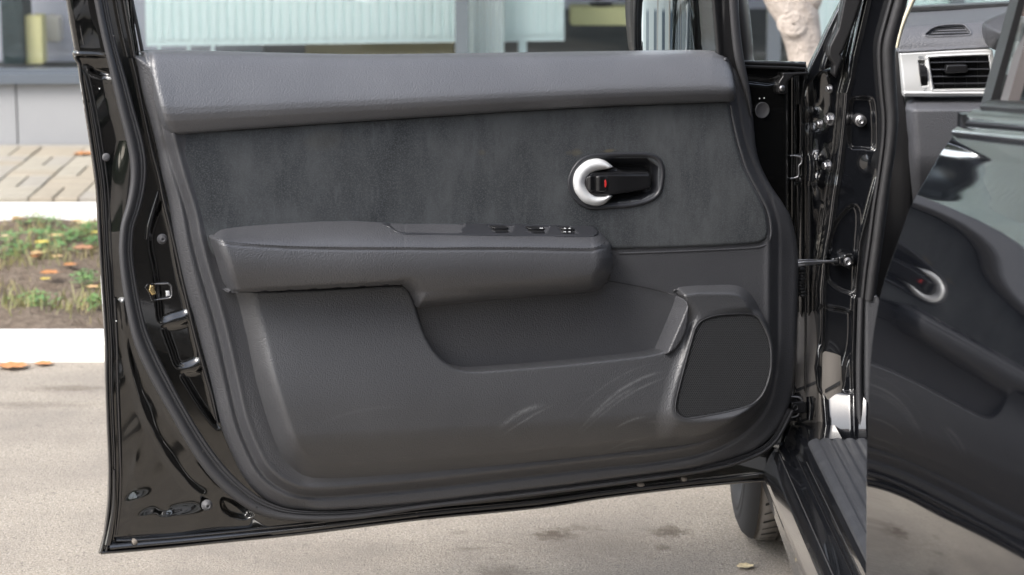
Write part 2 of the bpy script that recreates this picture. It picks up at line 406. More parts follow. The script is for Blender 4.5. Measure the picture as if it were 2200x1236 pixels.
def clover(n, centers):
    V = []; Fs = []
    for i in range(n):
        c = centers[i % len(centers)]; x = c[0] + random.gauss(0, c[2]); y = c[1] + random.gauss(0, c[2] * 1.3); z = .04 + random.uniform(0, .03)
        for k in range(3):
            a = k * 2.094 + random.uniform(0, 1); r = random.uniform(.007, .012); tx, ty = random.uniform(-.4, .4), random.uniform(-.4, .4)
            j = len(V)
            for (u, v) in ((0, 0), (.6, -.45), (1, -.3), (.9, 0), (1, .3), (.6, .45)):
                dx = (u * math.cos(a) - v * math.sin(a)) * r; dy = (u * math.sin(a) + v * math.cos(a)) * r
                V.append((x + dx, y + dy, z + tx * dx + ty * dy))
            Fs.append((j, j + 1, j + 2, j + 3, j + 4, j + 5))
    o = mesh('clover', V, Fs, M['clover'], None, False); o['kind'] = 'stuff'; return o
cc = []
for (px, py, s) in [(130, 535, .04), (100, 510, .03), (150, 510, .03), (25, 520, .03), (75, 655, .03), (200, 530, .015), (180, 605, .018), (85, 480, .04), (190, 500, .02), (210, 655, .02), (20, 545, .03)]:
    g = gp(px, py, .04); cc.append((g[0], g[1], s))
tag(clover(650, cc), 'low bright green clover patches on the soil strip left of the open door', 'clover')
M['leaf'] = {n: mat('leaf_' + n, c, .6, bump=[('n', 80, .002, .5)], var=[(60, .4, .7, tuple(v * .55 for v in c), 4)]) for n, c in
             (('orange', (.50, .22, .08)), ('yellow', (.58, .46, .10)), ('tan', (.55, .36, .18)), ('rust', (.40, .20, .11)), ('cream', (.75, .62, .38)))}
def leaf(px, py, z, size, colr, rot, label, cat='leaf', curl=.55):
    g = gp(px, py, z); N = 9; V = []; Fs = []
    for i in range(N):
        u = i / (N - 1); wd = math.sin(math.pi * min(u * 1.02 + .02, 1)) ** .8 * .42 * (1 + .25 * math.sin(i * 2.3))
        for j in range(5):
            v = (j - 2) / 2; x = (u - .5); y = v * wd
            zz = curl * (.35 * abs(v) ** 1.5 * wd + .25 * (u - .5) ** 2 + .04 * math.sin(i * 1.9 + j)) + .02
            V.append((x * size, y * size, zz * size))
    for i in range(N - 1):
        for j in range(4): a = i * 5 + j; Fs.append((a, a + 5, a + 6, a + 1))
    k = len(V); V += [(.5 * size, -.012 * size, .07 * size), (.5 * size, .012 * size, .07 * size), (.85 * size, .0, .12 * size)]; Fs.append((k, k + 2, k + 1))
    c, s = math.cos(rot), math.sin(rot); V = [(g[0] + a * c - b * s, g[1] + a * s + b * c, z + d) for a, b, d in V]
    o = mesh('fallen_leaf', V, Fs, M['leaf'][colr], None, True, loc=(g[0], g[1], z)); tag(o, label, cat, 'fallen autumn leaves'); return o
for a in [(182, 333, .068, .085, 'orange', .2, 'curled bright orange leaf lying alone on the pale paving'),
          (92, 522, .075, .05, 'yellow', .4, 'round golden yellow leaf lying in the clover'),
          (84, 545, .055, .06, 'tan', 1.2, 'pale tan leaf just below the golden yellow leaf'),
          (118, 508, .06, .05, 'tan', 2.0, 'tan leaf standing in the clover right of the golden yellow leaf'),
          (38, 470, .055, .04, 'orange', .9, 'small orange leaf by the far kerb at the left of the strip'),
          (168, 476, .06, .045, 'tan', .3, 'wide tan leaf by the far kerb, left of the long curled leaf'),
          (184, 480, .06, .06, 'cream', 1.1, 'long pale curled leaf close to the door edge near the far kerb'),
          (180, 535, .055, .07, 'rust', .05, 'thin rust brown rolled leaf beside the door edge'),
          (152, 570, .05, .045, 'orange', .5, 'small salmon orange leaf on bare soil beneath the clover'),
          (108, 588, .05, .06, 'orange', .2, 'orange leaf lying flat in the middle of the bare soil'),
          (98, 600, .05, .035, 'yellow', 1.3, 'small yellow orange leaf touching the flat orange leaf'),
          (12, 508, .055, .03, 'cream', .3, 'small cream leaf at the left end of the clover'),
          (122, 552, .05, .04, 'tan', 1.5, 'tan leaf fallen below the clover patch'),
          (206, 500, .055, .03, 'yellow', .7, 'tiny yellow leaf beside the door edge above the rust leaf'),
          (200, 618, .05, .045, 'tan', .2, 'brown leaf beside the door edge low on the strip'),
          (95, 783, .003, .05, 'orange', .1, 'orange leaf lying on the asphalt against the near kerb'),
          (30, 790, .003, .08, 'orange', .15, 'long dull orange leaf lying on the asphalt at the foot of the kerb'),
          (78, 552, .05, .035, 'orange', .6, 'little orange leaf low in the grass left of the clover'),
          (57, 455, .065, .03, 'orange', .1, 'tiny orange leaf at the edge of the far kerb'),
          (1602, 1218, .003, .035, 'cream', .5, 'shrivelled straw coloured leaf on the asphalt by the front tyre')]:
    leaf(*a)

# ------------------------------------------------------------------ the building behind
WY = 9.66
B = thing('building', 'grey panelled shop front with low windows and a radiator behind the glass', 'building', (0, WY, 0))
M['panel'] = mat('grey_facade_panel', (.26, .265, .275), .6, var=[(3, .4, .7, (.235, .24, .25), 4)], bump=[('n', 40, .001, .2)])
M['sill'] = mat('blue_grey_sill', (.085, .10, .12), .45)
M['frame'] = mat('grey_window_frame', (.12, .135, .15), .4)
M['mint'] = mat('pale_mint_enamel', (.86, .985, .965), .35)
M['floor_in'] = mat('dark_shop_floor', (.06, .065, .055), .6, var=[(4, .4, .7, (.10, .105, .09), 4)])
M['wall_in'] = mat('inner_wall_reflection_tint', (.66, .67, .74), .8, var=[(1.2, .4, .7, (.52, .53, .60), 2)])  # lavender colour stands in for a reflection on the shop glass
x = -4.02
seam_x = (31 - 1046) * WY / 5500
xs = [seam_x + 1.25 * k for k in range(-3, 6)]
for a, b in zip(xs[:-1], xs[1:]):
    MB().box(((a + b) / 2, WY + .03, .165), (b - a - .006, .05, .27)).out('wall_panel', M['panel'], B)
MB().box((0, WY + .06, .16), (10, .03, .28)).out('wall_backing', M['sill'], B)
for k in range(-3, 4):
    for dx in (-.03, .04):
        MB().lathe((seam_x + 1.25 * k + dx, WY + .004, .048), (0, -1, 0), [(.006, 0), (.006, .003), (.002, .004)], 8).out('panel_rivet', M['steel'], B)
MB().box((0, WY + .02, .317), (10, .11, .036)).box((0, WY + .04, .342), (10, .07, .014)).out('window_sill', M['sill'], B)
zt = 3.0
# window frames and panes
def wx(px, Y=WY): return (px - 1046) * Y / 5500
mull = [wx(-700), wx(991), wx(1640 + 25), wx(2060), wx(2700)]
for m_ in mull[1:]:
    MB().box((m_, WY + .06, (.35 + zt) / 2), (.05, .06, zt - .35)).out('window_mullion', M['frame'], B)
M['pane'] = glass_mat('shop_window_glass', (.995, 1, 1), 1.33)
for a, b in zip(mull[:-1], mull[1:]):
    MB().box(((a + b) / 2, WY + .065, (.35 + zt) / 2), (b - a - .05, .008, zt - .35)).out('window_pane', M['pane'], B)
MB().box((0, WY + .1, 3.25), (14, .3, .5)).out('upper_wall', M['panel'], B)
MB().box((0, WY + .06, zt - .03), (10, .07, .06)).out('window_head', M['frame'], B)
# room
MB().box((0, WY + 1.65, .30), (10, 3.1, .04)).out('shop_floor', M['floor_in'], B)
MB().box((0, WY + 3.2, 1.7), (10, .05, 3.0)).out('shop_back_wall', M['wall_in'], B)
MB().box((0, WY + 1.7, 3.1), (10, 3, .04)).out('shop_ceiling', M['wall_in'], B)
# radiator
def zat(py, Y): return 1.36 - (py + 436) * Y / 5500
RY = WY + .12
R_ = thing('radiator', 'long mint white ribbed radiator behind the shop window', 'radiator', (0, RY, .33))
x0, x1 = wx(308, RY), wx(1219, RY); zb, ztp = zat(91, RY), zat(91, RY) + .50
rad = MB(); rad.box(((x0 + x1) / 2, RY + .05, (zb + ztp) / 2), (x1 - x0, .05, ztp - zb))
rad.out('radiator_body', M['mint'], R_)
n = int((x1 - x0) / .034)
fin = None
for i in range(n):
    xx = x0 + (i + .5) * (x1 - x0) / n
    if fin is None:
        fin = MB().box((xx, RY + .0215, (zb + ztp) / 2), (.022, .014, ztp - zb - .05)).out('radiator_rib', M['mint'], R_)
        fin.data.transform(Matrix.Translation((-(xx), 0, 0))); fin.location = (xx, 0, 0)
    else:
        c = fin.copy(); COL.objects.link(c); c.parent = R_; c.location = (xx, 0, 0)
for px in (398, 450, 1127, 335):
    MB().box((wx(px, RY), RY + .05, (.32 + zb) / 2), (.03 if px > 600 else .012, .04, zb - .32)).out('radiator_foot', M['mint'], R_)
R_.rotation_euler.z = .13; R_.location.y += .13 * -x0
R2 = thing('radiator', 'mint white ribbed radiator right of the tree behind the second shop window', 'radiator', (wx(1900, RY), RY, .33))
x0, x1 = wx(1756, RY), wx(2420, RY)
MB().box(((x0 + x1) / 2, RY + .05, (zb + ztp) / 2), (x1 - x0, .05, ztp - zb + .3)).out('radiator_body', M['mint'], R2)
n = int((x1 - x0) / .034)
for i in range(n):
    c = fin.copy(); COL.objects.link(c); c.parent = R2; c.location = (fin.location.x + R_.location.x - R2.location.x, 0, 0) if False else (x0 + (i + .5) * (x1 - x0) / n + LOC[R_.name][0] - LOC[R2.name][0], 0, 0)
MB().box((wx(80), WY + .6, 1.4), (1.6, .03, 2.2)).out('lavender_reflection_panel', M['wall_in'], B)  # added panel carrying the lavender of a reflection in the left pane
X = np.linspace(-4, 4, 400); V = []  # unseen pale sheet, added to brighten what the car paint reflects
for k_, xx in enumerate(X): yy = WY + .16 + (.02 if k_ % 2 else 0); V += [(xx, yy, 1.2), (xx, yy, 2.95)]
M['bright_sheet'] = mat('pale_mint_reflector', (.82, .90, .89), .8)
mesh('added_bright_sheet', V, [(2 * i, 2 * i + 2, 2 * i + 3, 2 * i + 1) for i in range(399)], M['bright_sheet'], B, False)
M['yellow'] = mat('yellow_card', (.85, .80, .42), .7); M['cream'] = mat('cream_card', (.78, .74, .66), .7); M['tanbox'] = mat('tan_carton', (.50, .42, .24), .8)
M['darkteal'] = mat('dark_teal_cloth', (.04, .065, .07), .7, bump=[('n', 20, .03, .6)]); M['darkthing'] = mat('dark_rubberised', (.02, .02, .022), .6)
def shelfbox(name, x0p, x1p, y0p, y1p, Y, dep, m, label, cat):
    a, b = wx(x0p, Y), wx(x1p, Y); z0, z1 = zat(y1p, Y), zat(y0p, Y)
    r = thing(name, label, cat, ((a + b) / 2, Y, z0))
    bm = bmesh.new(); bmesh.ops.create_cube(bm, size=1); bmesh.ops.scale(bm, vec=(b - a, dep, z1 - z0), verts=bm.verts)
    bmesh.ops.translate(bm, vec=((a + b) / 2, Y + dep / 2, (z0 + z1) / 2), verts=bm.verts); bmesh.ops.bevel(bm, geom=bm.edges[:], offset=.004, segments=2, affect='EDGES')
    V = [v.co[:] for v in bm.verts]; bm.verts.index_update(); Fs = [[v.index for v in f.verts] for f in bm.faces]; bm.free()
    mesh('box_body', V, Fs, m, r, False)
    MB().box(((a + b) / 2, Y + dep / 2, z1 + .003), ((b - a) * .2, dep * .98, .003)).out('tape', M['cream'], r)
    return r
shelfbox('carton', 55, 92, 24, 128, WY + .25, .1, M['yellow'], 'yellow box standing behind the left shop window', 'box')
shelfbox('carton', 88, 128, 26, 80, WY + .45, .1, M['cream'], 'cream box leaning beside the yellow box behind the glass', 'box')
shelfbox('carton', 655, 975, 70, 130, WY + .55, .3, M['tanbox'], 'low tan carton on the floor under the radiator', 'box')
shelfbox('carton', 1225, 1560, 8, 46, WY + .7, .2, M['yellow'], 'wide yellow box right of the radiator', 'box')
shelfbox('cabinet', 5, 52, -300, 128, WY + .2, .2, M['darkteal'], 'dark teal cabinet at the left end of the shop window', 'cabinet')
cb = thing('curtain', 'pale mint curtain hanging right of the window mullion', 'curtain', (wx(1044), WY + .2, .35))
X = np.linspace(wx(1004), wx(1083), 40); V = []; 
for xx in X:
    yy = WY + .2 + .012 * math.sin(xx * 260); V += [(xx, yy, zat(118, WY + .2)), (xx, yy, 2.5)]
M['curtain'] = mat('sheer_mint_cloth', (.74, .80, .79), .9)
mesh('curtain_cloth', V, [(2 * i, 2 * i + 2, 2 * i + 3, 2 * i + 1) for i in range(39)], M['curtain'], cb)
MB().tube([(wx(990), WY + .2, 2.52), (wx(1100), WY + .2, 2.52)], .008).out('curtain_rail', M['steel'], cb)
for i, (px, py, r) in enumerate([(1250, -8, .035), (1275, -4, .03), (1330, -10, .035), (1345, -6, .03)]):
    c = np.array([wx(px, WY + .65), WY + .65, zat(py, WY + .65)])
t = thing('potted_plant', 'dark leafy plant standing on the wide yellow box', 'plant', (wx(1290, WY + .8), WY + .8, zat(8, WY + .8)))
mbp = MB()
for i in range(160):
    cx_ = wx(random.choice((1240, 1275, 1335, 1350, 1290)), WY + .8) + random.gauss(0, .03); cz = zat(-14, WY + .8) + abs(random.gauss(0, .06)); cy_ = WY + .8 + random.gauss(0, .03)
    a = random.uniform(0, 6.28); s = random.uniform(.015, .03)
    mbp.add([(cx_, cy_, cz), (cx_ + s * math.cos(a), cy_ + .4 * s, cz + .5 * s * math.sin(a)), (cx_ + 1.6 * s * math.cos(a), cy_, cz + s * math.sin(a)), (cx_ + .6 * s * math.cos(a), cy_ - .4 * s, cz + .9 * s * math.sin(a))], [(0, 1, 2, 3)])
M['darkleaf'] = mat('dark_leaf', (.012, .02, .014), .5)
mbp.out('foliage', M['darkleaf'], t)
MB().lathe((wx(1290, WY + .8), WY + .8, zat(8, WY + .8)), (0, 0, 1), [(.04, 0), (.05, .02)], 14).out('pot', M['darkthing'], t)

# ------------------------------------------------------------------ the tree seen beside the pillar
M['bark'] = mat('pale_smooth_bark', (.43, .375, .33), .85, bump=[('n', 30, .010, .8), ('n', 120, .005, .8)], var=[(14, .45, .7, (.33, .28, .24), 5), (24, .60, .74, (.24, .20, .17), 4)])
TY = 7.2
def tw(px, py, Y=TY): d = ray(px, py); return CAM + d * ((Y - CAM[1]) / d[1])
T = thing('tree', 'pale barked tree leaning over the strip beside the windscreen pillar', 'tree', (tw(1728, 300)[0], TY, .03))
path = [(1745, 470), (1740, 300), (1734, 180), (1729, 120), (1716, 60), (1702, 20), (1684, -20), (1660, -80), (1635, -150), (1600, -260)]
rad_ = [.080, .058, .050, .050, .058, .068, .066, .060, .058, .052]
pts = [tw(*p) for p in path]
tb = MB()
P_ = cr([tuple(p) + (r,) for p, r in zip(pts, rad_)], False, 6)
V = []; n = 28
for i, q in enumerate(P_):
    for k in range(n):
        a = 2 * math.pi * k / n; r = q[3] * (1 + .05 * math.sin(3 * a + i * .1) + .03 * math.sin(7 * a + i * .3))
        V.append((q[0] + r * math.cos(a), q[1] + r * math.sin(a), q[2]))
Fs = [(i * n + k, i * n + (k + 1) % n, (i + 1) * n + (k + 1) % n, (i + 1) * n + k) for i in range(len(P_) - 1) for k in range(n)]
tb.add(V, Fs)
tb.tube([tw(1718, 40), tw(1735, -20), tw(1745, -90), tw(1765, -250)], [.04, .05, .045, .035], 14)
tr_ = tb.out('trunk', M['bark'], T, True)
kn = MB(); kc = tw(1700, 48); 
V = []; Fs = []
for i, (r, hgt) in enumerate([(.042, -.004), (.036, -.0005), (.031, .0002), (.027, -.0016), (.019, -.0005), (.012, .0), (.004, -.002)]):
    for k in range(24):
        a = 2 * math.pi * k / 24; xx, zz = r * 1.1 * math.cos(a), r * .85 * math.sin(a)
        yy = TY - math.sqrt(max(.066 ** 2 - xx * xx, 0)) - .001 - hgt
        V.append((kc[0] + xx, yy, kc[2] + zz))
    if i: Fs += [((i - 1) * 24 + k, (i - 1) * 24 + (k + 1) % 24, i * 24 + (k + 1) % 24, i * 24 + k) for k in range(24)]
kn.add(V, Fs); kn.out('knot', M['bark'], T, True)
M['foliage'] = mat('tree_leaf', (.07, .10, .03), .6, var=[(2, .4, .7, (.12, .13, .04), 3)])
def crown(c, rad, n, s, parent, name='crown'):
    P0 = rng.normal(0, 1, (n, 3)); P0 /= np.linalg.norm(P0, axis=1)[:, None]; P0 *= (rng.uniform(.25, 1, n) ** .4)[:, None] * np.array(rad); P0 += np.array(c)
    P0 += .12 * rad[0] * np.sin(P0 * 3.1 / rad[0])
    A = rng.normal(0, 1, (n, 3)) * s; Bv = rng.normal(0, 1, (n, 3)) * s
    V = np.stack([P0, P0 + A, P0 + A + Bv, P0 + Bv], 1).reshape(-1, 3); return mesh(name, V, np.arange(n * 4).reshape(-1, 4), M['foliage'], parent, False)
crown((.2, 7.3, 3.7), (1.8, 1.5, 1.1), 7000, .05, T)

# ================================================================== THE OPEN FRONT DOOR
CARLOC = (1.25, 4.0, 0)
CAR = thing('car', 'glossy black car with its front door standing open and its rear door closed', 'car', CARLOC)
DR = part('front_door', CAR, tuple(HINGE), 'open front door showing its grey inner panel')
# ---- painted inner shell
shell = [(306, 128), (300, 118), (290, 60), (281, -30), (138, -30), (150, 45), (161, 107), (157, 116), (160, 126), (168, 139), (172, 171), (180, 220), (194, 309), (207, 407), (213, 520), (218, 604), (226, 733),
         (227, 820), (231, 930), (234, 1012), (232, 1082), (224, 1148), (213, 1190), (312, 1182), (453, 1168), (650, 1148), (900, 1117), (1155, 1092), (1300, 1070), (1482, 1048), (1649, 1033),
         (1672, 1000), (1694, 930), (1712, 870), (1716, 700), (1716, 560), (1722, 420), (1727, 220), (1737, 160), (1731, 133), (1640, 131), (1590, 130), (1560, 128), (1538, 128), (1000, 150), (400, 150)]
P1 = cr([(350, 432), (366, 480), (376, 540), (388, 600), (402, 652), (400, 672), (372, 682), (345, 688), (339, 645), (331, 580), (321, 530), (324, 490), (338, 450)], True, 4)
P2 = cr([(355, 703), (385, 697), (411, 691), (418, 720), (427, 760), (420, 778), (384, 787), (368, 750), (357, 720)], True, 4)
P3 = cr([(392, 803), (420, 797), (441, 792), (455, 850), (470, 912), (462, 912), (430, 870), (405, 830)], True, 4)
P4 = cr([(475, 1068), (500, 1075), (535, 1100), (545, 1108), (520, 1114), (490, 1106), (476, 1090)], True, 4)
BELT = [(206, 0), (228, 60), (245, 115), (268, 200), (285, 300), (292, 365), (284, 430), (268, 500), (262, 560), (272, 620), (292, 710), (335, 810), (400, 925), (470, 1030), (560, 1105), (640, 1120), (900, 1095), (1300, 1050), (1600, 990), (1700, 900)]
ridge1 = cr([(262, 650), (275, 760), (300, 860), (345, 960), (400, 1035), (430, 1062)], False, 5)
def shell_h(x, y, d):
    h = ro(d, 10, .010)
    dl = dline(BELT, x, y)
    left = ss(np.interp(y, [0, 115, 300, 500, 700, 900, 1100, 1200], [215, 245, 288, 268, 292, 385, 560, 620]) - x, 0, 40)
    h = h - .012 * left * ss(y, 105, 140)                    # the outer flange sits lower than the seal
    h = h - .0062 * ss(sdf(P1, x, y), -5, 9) - .0062 * ss(sdf(P2, x, y), -5, 9) - .0062 * ss(sdf(P3, x, y), -5, 9) - .012 * ss(sdf(P4, x, y), -1, 8)
    h = h + .004 * np.exp(-(dline(ridge1, x, y) / 7) ** 2)
    for (bx, by, sx, sy, rr, am) in [(283, 1052, 7, 18, .5, -.002), (300, 1072, 22, 10, -.5, .002), (322, 1106, 22, 10, -.5, .0025), (350, 1098, 16, 9, .3, -.002), (290, 1010, 10, 40, .2, .003), (370, 1110, 60, 16, -.1, .004)]:
        u = (x - bx) * math.cos(rr) + (y - by) * math.sin(rr); v = -(x - bx) * math.sin(rr) + (y - by) * math.cos(rr)
        h = h + am * np.exp(-(u / sx) ** 2 - (v / sy) ** 2)
    h = h + .0016 * np.sin(x / 23 + y / 41) * np.sin(y / 57 + 1) * left
    # ledge below the window frame corner
    h = h + .006 * np.exp(-((y - 117 - (x - 165) * .03) / 3.5) ** 2) * ss(x, 155, 175) * ss(-x, -245, -225)
    h = h - .006 * np.exp(-((y - 150 - (x - 200) * .25) / 8) ** 2) * ss(x, 185, 205) * ss(-x, -250, -230)
    # front side: a stepped, channelled hinge face
    h = h - .02 * ss(x, 1688, 1700) + .004 * np.exp(-((x - 1704) / 2.2) ** 2) - .012 * ss(x, 1708, 1716)
    h = h - .005 * np.exp(-(dline([(1598, 172), (1650, 178), (1690, 170)], x, y) / 5) ** 2)
    return h
relief('inner_shell', np.array(shell, float), shell_h, M['paint'], DR, step=3, skirt=.006)
# small shell fittings
def disc(name, px, py, rpx, h, prof, m, label=None, n=24, P=D, parent=None):
    c = one(P, px, py, h); r = rpx * np.linalg.norm(c - CAM) / F
    return MB().lathe(c, P.n, [(r * a, r * b) for a, b in prof], n).out(name, m, parent or DR, True, label)
M['stopgrey'] = mat('grey_rubber', (.07, .07, .075), .6)
for px, py, r, h in ((347, 513, 12, -.010), (444, 1085, 12, -.006)):
    o = disc('rubber_stop', px, py, r, h, [(1, 0), (1, .35), (.92, .5), (.6, .55), (.58, 1.0), (.5, 1.1), (.2, 1.1), (.17, .8)], M['stopgrey'])
disc('plug', 1637, 237, 17.5, .001, [(1.0, 0), (1, .12), (.93, .2), (.85, .14), (0.3, .10)], M['rubber'], 'round black rubber plug')
disc('plug', 228, 338, 9, -.008, [(1.0, 0), (.9, .3), (.4, .4)], M['stopgrey'], 'grey oval plug in the rear flange')
for (px, py) in [(1632, 212), (1642, 211), (214, 191), (250, 690)]:
    disc('paint_fleck', px, py, 1.6, .002, [(1, 0), (.6, .6)], M['silver'], n=8)
# hem ridges along the rear edge
silL = [(161, 107), (160, 126), (168, 139), (172, 171), (180, 220), (194, 309), (207, 407), (213, 520), (218, 604), (226, 733), (227, 820), (231, 930), (234, 1012), (232, 1082), (224, 1148), (214, 1188)]
def off(pts, dx, w_, h): return [(x + dx, y, w_, h) for x, y in pts]
ribbon('outer_hem', off([(141, -30), (150, 40)] + silL, 3, 3.5, -.010), half(6, .004, -.010), M['paint_smooth'], DR)
ribbon('hem_bead', off(silL[4:], 13, 3.4, -.012), half(6, .005, -.006), M['paint_smooth'], DR)
ribbon('hem_bead', off([(145, -30), (155, 40), (166, 96)], 14, 3.2, -.004), half(6, .005, -.006), M['paint_smooth'], DR)
ribbon('edge_seal', [(170, 140, 5, -.016), (185, 160, 7, -.013), (195, 200, 7, -.012), (207, 260, 7, -.012), (215, 309, 7, -.012), (228, 407, 7, -.012), (234, 520, 7, -.012), (239, 604, 6, -.012), (244, 700, 5, -.013), (249, 770, 3, -.013)],
       [(-1, -.004), (-.8, .003), (-.5, .004), (-.3, 0), (-.1, -.001), (.2, .004), (.6, .005), (.9, 0), (1, -.004)], M['rubber_dark'], DR)
ribbon('hem_bead', [(247, 640, 4, -.012), (251, 733, 4, -.012), (253, 820, 4, -.012), (257, 930, 4, -.012), (259, 1010, 4, -.012), (257, 1080, 4, -.012), (250, 1150, 4, -.014)], half(6, .004, -.006), M['paint_smooth'], DR)
ribbon('hem_bead', [(250, 1162, 4, -.008), (312, 1160, 4, -.006), (453, 1148, 4, -.004), (650, 1127, 4, -.002), (900, 1100, 4, 0), (1155, 1076, 4, 0), (1300, 1056, 4, 0), (1482, 1036, 4, 0), (1640, 1018, 4, 0)], half(6, .006, -.006), M['paint_smooth'], DR)
ribbon('outer_hem', [(216, 1188, 4, -.012), (312, 1180, 4, -.010), (453, 1166, 4, -.008), (650, 1146, 4, -.006), (900, 1115, 4, -.004), (1155, 1090, 3.5, -.004), (1300, 1068, 3.5, -.004), (1482, 1046, 3.5, -.004), (1648, 1031, 3.5, -.004)], half(6, .006, -.010), M['paint_smooth'], DR)
ribbon('bottom_seal', [(700, 1128, 3, .002), (900, 1106, 4, .004), (1155, 1080, 4, .004), (1300, 1060, 4, .004), (1482, 1038, 4, .004), (1630, 1022, 4, .003)], half(6, .004, -.004), M['rubber_dark'], DR)
for px, py, s in ((290, 1166, 5), (895, 1104, 5), (1378, 1046, 7), (1471, 1031, 5)):  # the first, by the rear corner, stands for a grey drain cap
    relief('hem_mud_cap', cr([(px - s, py - s * .8), (px + s * .8, py - s), (px + s, py + s * .6), (px - s * .6, py + s)], True, 3), lambda x, y, d: (.004 + np.minimum(d, 4) * .0004), M['dust'], DR, step=2, skirt=.01)
ribbon('hem_ledge', [(236, 1175, 6, .001), (312, 1168, 6, .002), (453, 1155, 6, .003), (650, 1134, 6, .004), (800, 1116, 6, .005), (900, 1104, 6, .006)], [(-1, -.012), (-1, -.0028), (0, .0), (1, .0030), (1.02, -.008)], M['paint_smooth'], DR)
ribbon('hem_ledge', [(246, 1010, 3, -.006), (246, 1080, 5, -.005), (240, 1130, 7, -.004), (232, 1172, 8, -.003)], [(-1, -.006), (-.9, .001), (0, .004), (.9, .002), (1, -.006)], M['paint_smooth'], DR)
# weatherstrip: a soft bulb and two lips, all round
sealp = [(210, -30, 14, .010), (216, 0, 14, .010), (228, 60, 14, .010), (240, 112, 14, .011), (258, 180, 16, .012), (273, 240, 17, .012), (289, 300, 18, .012), (297, 345, 18, .012), (297, 390, 17, .012), (288, 440, 16, .012), (275, 482, 15, .012),
         (271, 515, 15, .012), (271, 552, 15, .012), (278, 610, 16, .012), (294, 694, 17, .012), (313, 750, 19, .012), (346, 818, 19, .012), (383, 885, 18, .012), (420, 948, 19, .012), (464, 1010, 20, .012), (512, 1057, 19, .012),
         (567, 1092, 17, .011), (640, 1108, 13, .010), (760, 1106, 11, .009), (900, 1086, 10, .008), (1100, 1063, 9, .008), (1300, 1038, 9, .006), (1500, 1010, 8, .006), (1600, 985, 8, .005), (1660, 950, 8, .004), (1700, 880, 8, .003)]
# side -1 / +1 chosen so the bulb lies outboard
prof = [(1, -.012), (.98, .000), (.93, .006), (.8, .0095), (.55, .0115), (.25, .011), (.0, .008), (-.15, .003), (-.22, .0015), (-.30, .004), (-.42, .005), (-.52, .003), (-.58, .0005), (-.68, .003), (-.8, .0035), (-.9, 0), (-1, -.012)]
ribbon('weatherstrip', sealp, prof, M['rubber'], DR, n=6)
for (px, py) in [(242, 78), (345, 842), (273, 541), (433, 970), (548, 1090), (376, 898)]:
    disc('vent_hole', px + 3, py, 2.2, .0225, [(1, 0), (.7, .3)], M['seam'], n=10)
# raised painted land between seal and card
ribbon('inner_flange', [(262, -30, 5, .004), (272, 30, 5, .004), (283, 90, 4, .004), (289, 125, 3, .004)], half(5, .004), M['paint_smooth'], DR)
ribbon('inner_flange', [(283, 125, 3, .004), (294, 170, 3, .004), (313, 262, 3, .004), (328, 330, 4, .004), (342, 380, 5, .004), (352, 430, 5, .003), (374, 520, 5, .003), (394, 610, 5, .003), (412, 690, 5, .003), (430, 760, 5, .003), (455, 850, 4, .003), (468, 910, 3, .003)], half(6, .005), M['paint_smooth'], DR)
ribbon('pressed_rib', [(340, 412, 3, -.002), (331, 445, 6, -.002), (320, 485, 7, -.002), (315, 515, 5, -.002)], half(6, .007), M['paint_smooth'], DR)
# latch
LT = relief('latch', np.array([(316, 609), (362, 607), (370, 614), (371, 636), (367, 642), (324, 648), (318, 630), (309, 618)], float),
            lambda x, y, d: -.010 + .011 * np.exp(-((d - 2) / 2.2) ** 2) - .02 * ss(d, 4, 9), M['steel'], DR, step=1.5, skirt=.01)
relief('latch_claw', np.array([(322, 612), (331, 613), (336, 632), (326, 636), (318, 625)], float), lambda x, y, d: .004 + ro(d, 3, .004), M['brass'], LT, step=1.5, skirt=.01)
relief('latch_bumper', np.array([(356, 625), (364, 625), (366, 636), (357, 638)], float), lambda x, y, d: -.002 + ro(d, 2, .003), M['silver'], LT, step=1.5, skirt=.01)
for px, py in ((311, 588), (315, 657), (324, 668)):  # steel discs set in as the white glints of the screw holes
    disc('latch_screw_glint', px, py, 5, -.004, [(1, -.5), (1, 0.1), (.8, .5), (.3, .6)], M['steel'], n=12)

# ---- door card (grained plastic frame)
cardL = [(289, 122), (296, 150), (305, 200), (316, 240), (326, 275), (336, 322), (346, 381), (359, 433), (380, 520), (386, 585), (404, 645), (415, 686), (430, 733), (455, 820), (470, 916), (491, 966), (523, 1033), (559, 1072), (594, 1093), (629, 1100)]
cardL = [(289, 122), (296, 150), (305, 200), (326, 275), (336, 322), (346, 381), (359, 433), (371, 510), (387, 585), (402, 645), (415, 686), (430, 743), (450, 820), (470, 906), (491, 963), (523, 1028), (559, 1068), (594, 1089), (629, 1098)]
card = cardL + [(700, 1099), (800, 1093), (900, 1084), (1082, 1062), (1200, 1048), (1300, 1034), (1400, 1021), (1500, 1006), (1597, 981), (1640, 957), (1677, 917), (1698, 864), (1709, 788), (1713, 700), (1715, 620), (1714, 540), (1702, 476),
                (1685, 440), (1659, 403), (1636, 359), (1625, 317), (1619, 249), (1610, 209), (1598, 180), (1583, 150), (1563, 128), (1530, 124), (1000, 126), (500, 122), (340, 119), (312, 119), (300, 120)]
card = cr(card, True, 3)
G = cr([(332, 60), (335, 100), (340, 160), (347, 230), (359, 296), (380, 376), (406, 459), (417, 515), (433, 578), (456, 655), (474, 723), (493, 808), (516, 906), (544, 976), (569, 1017), (604, 1045), (650, 1062), (720, 1063), (800, 1056), (900, 1047), (1100, 1024), (1300, 1000), (1400, 990),
        (1500, 972), (1570, 944), (1620, 905), (1648, 860), (1661, 800), (1666, 740), (1667, 680), (1667, 600), (1667, 496), (1655, 445), (1648, 424), (1623, 376), (1602, 327), (1589, 281), (1580, 226), (1568, 140), (1560, 60)], True, 4)
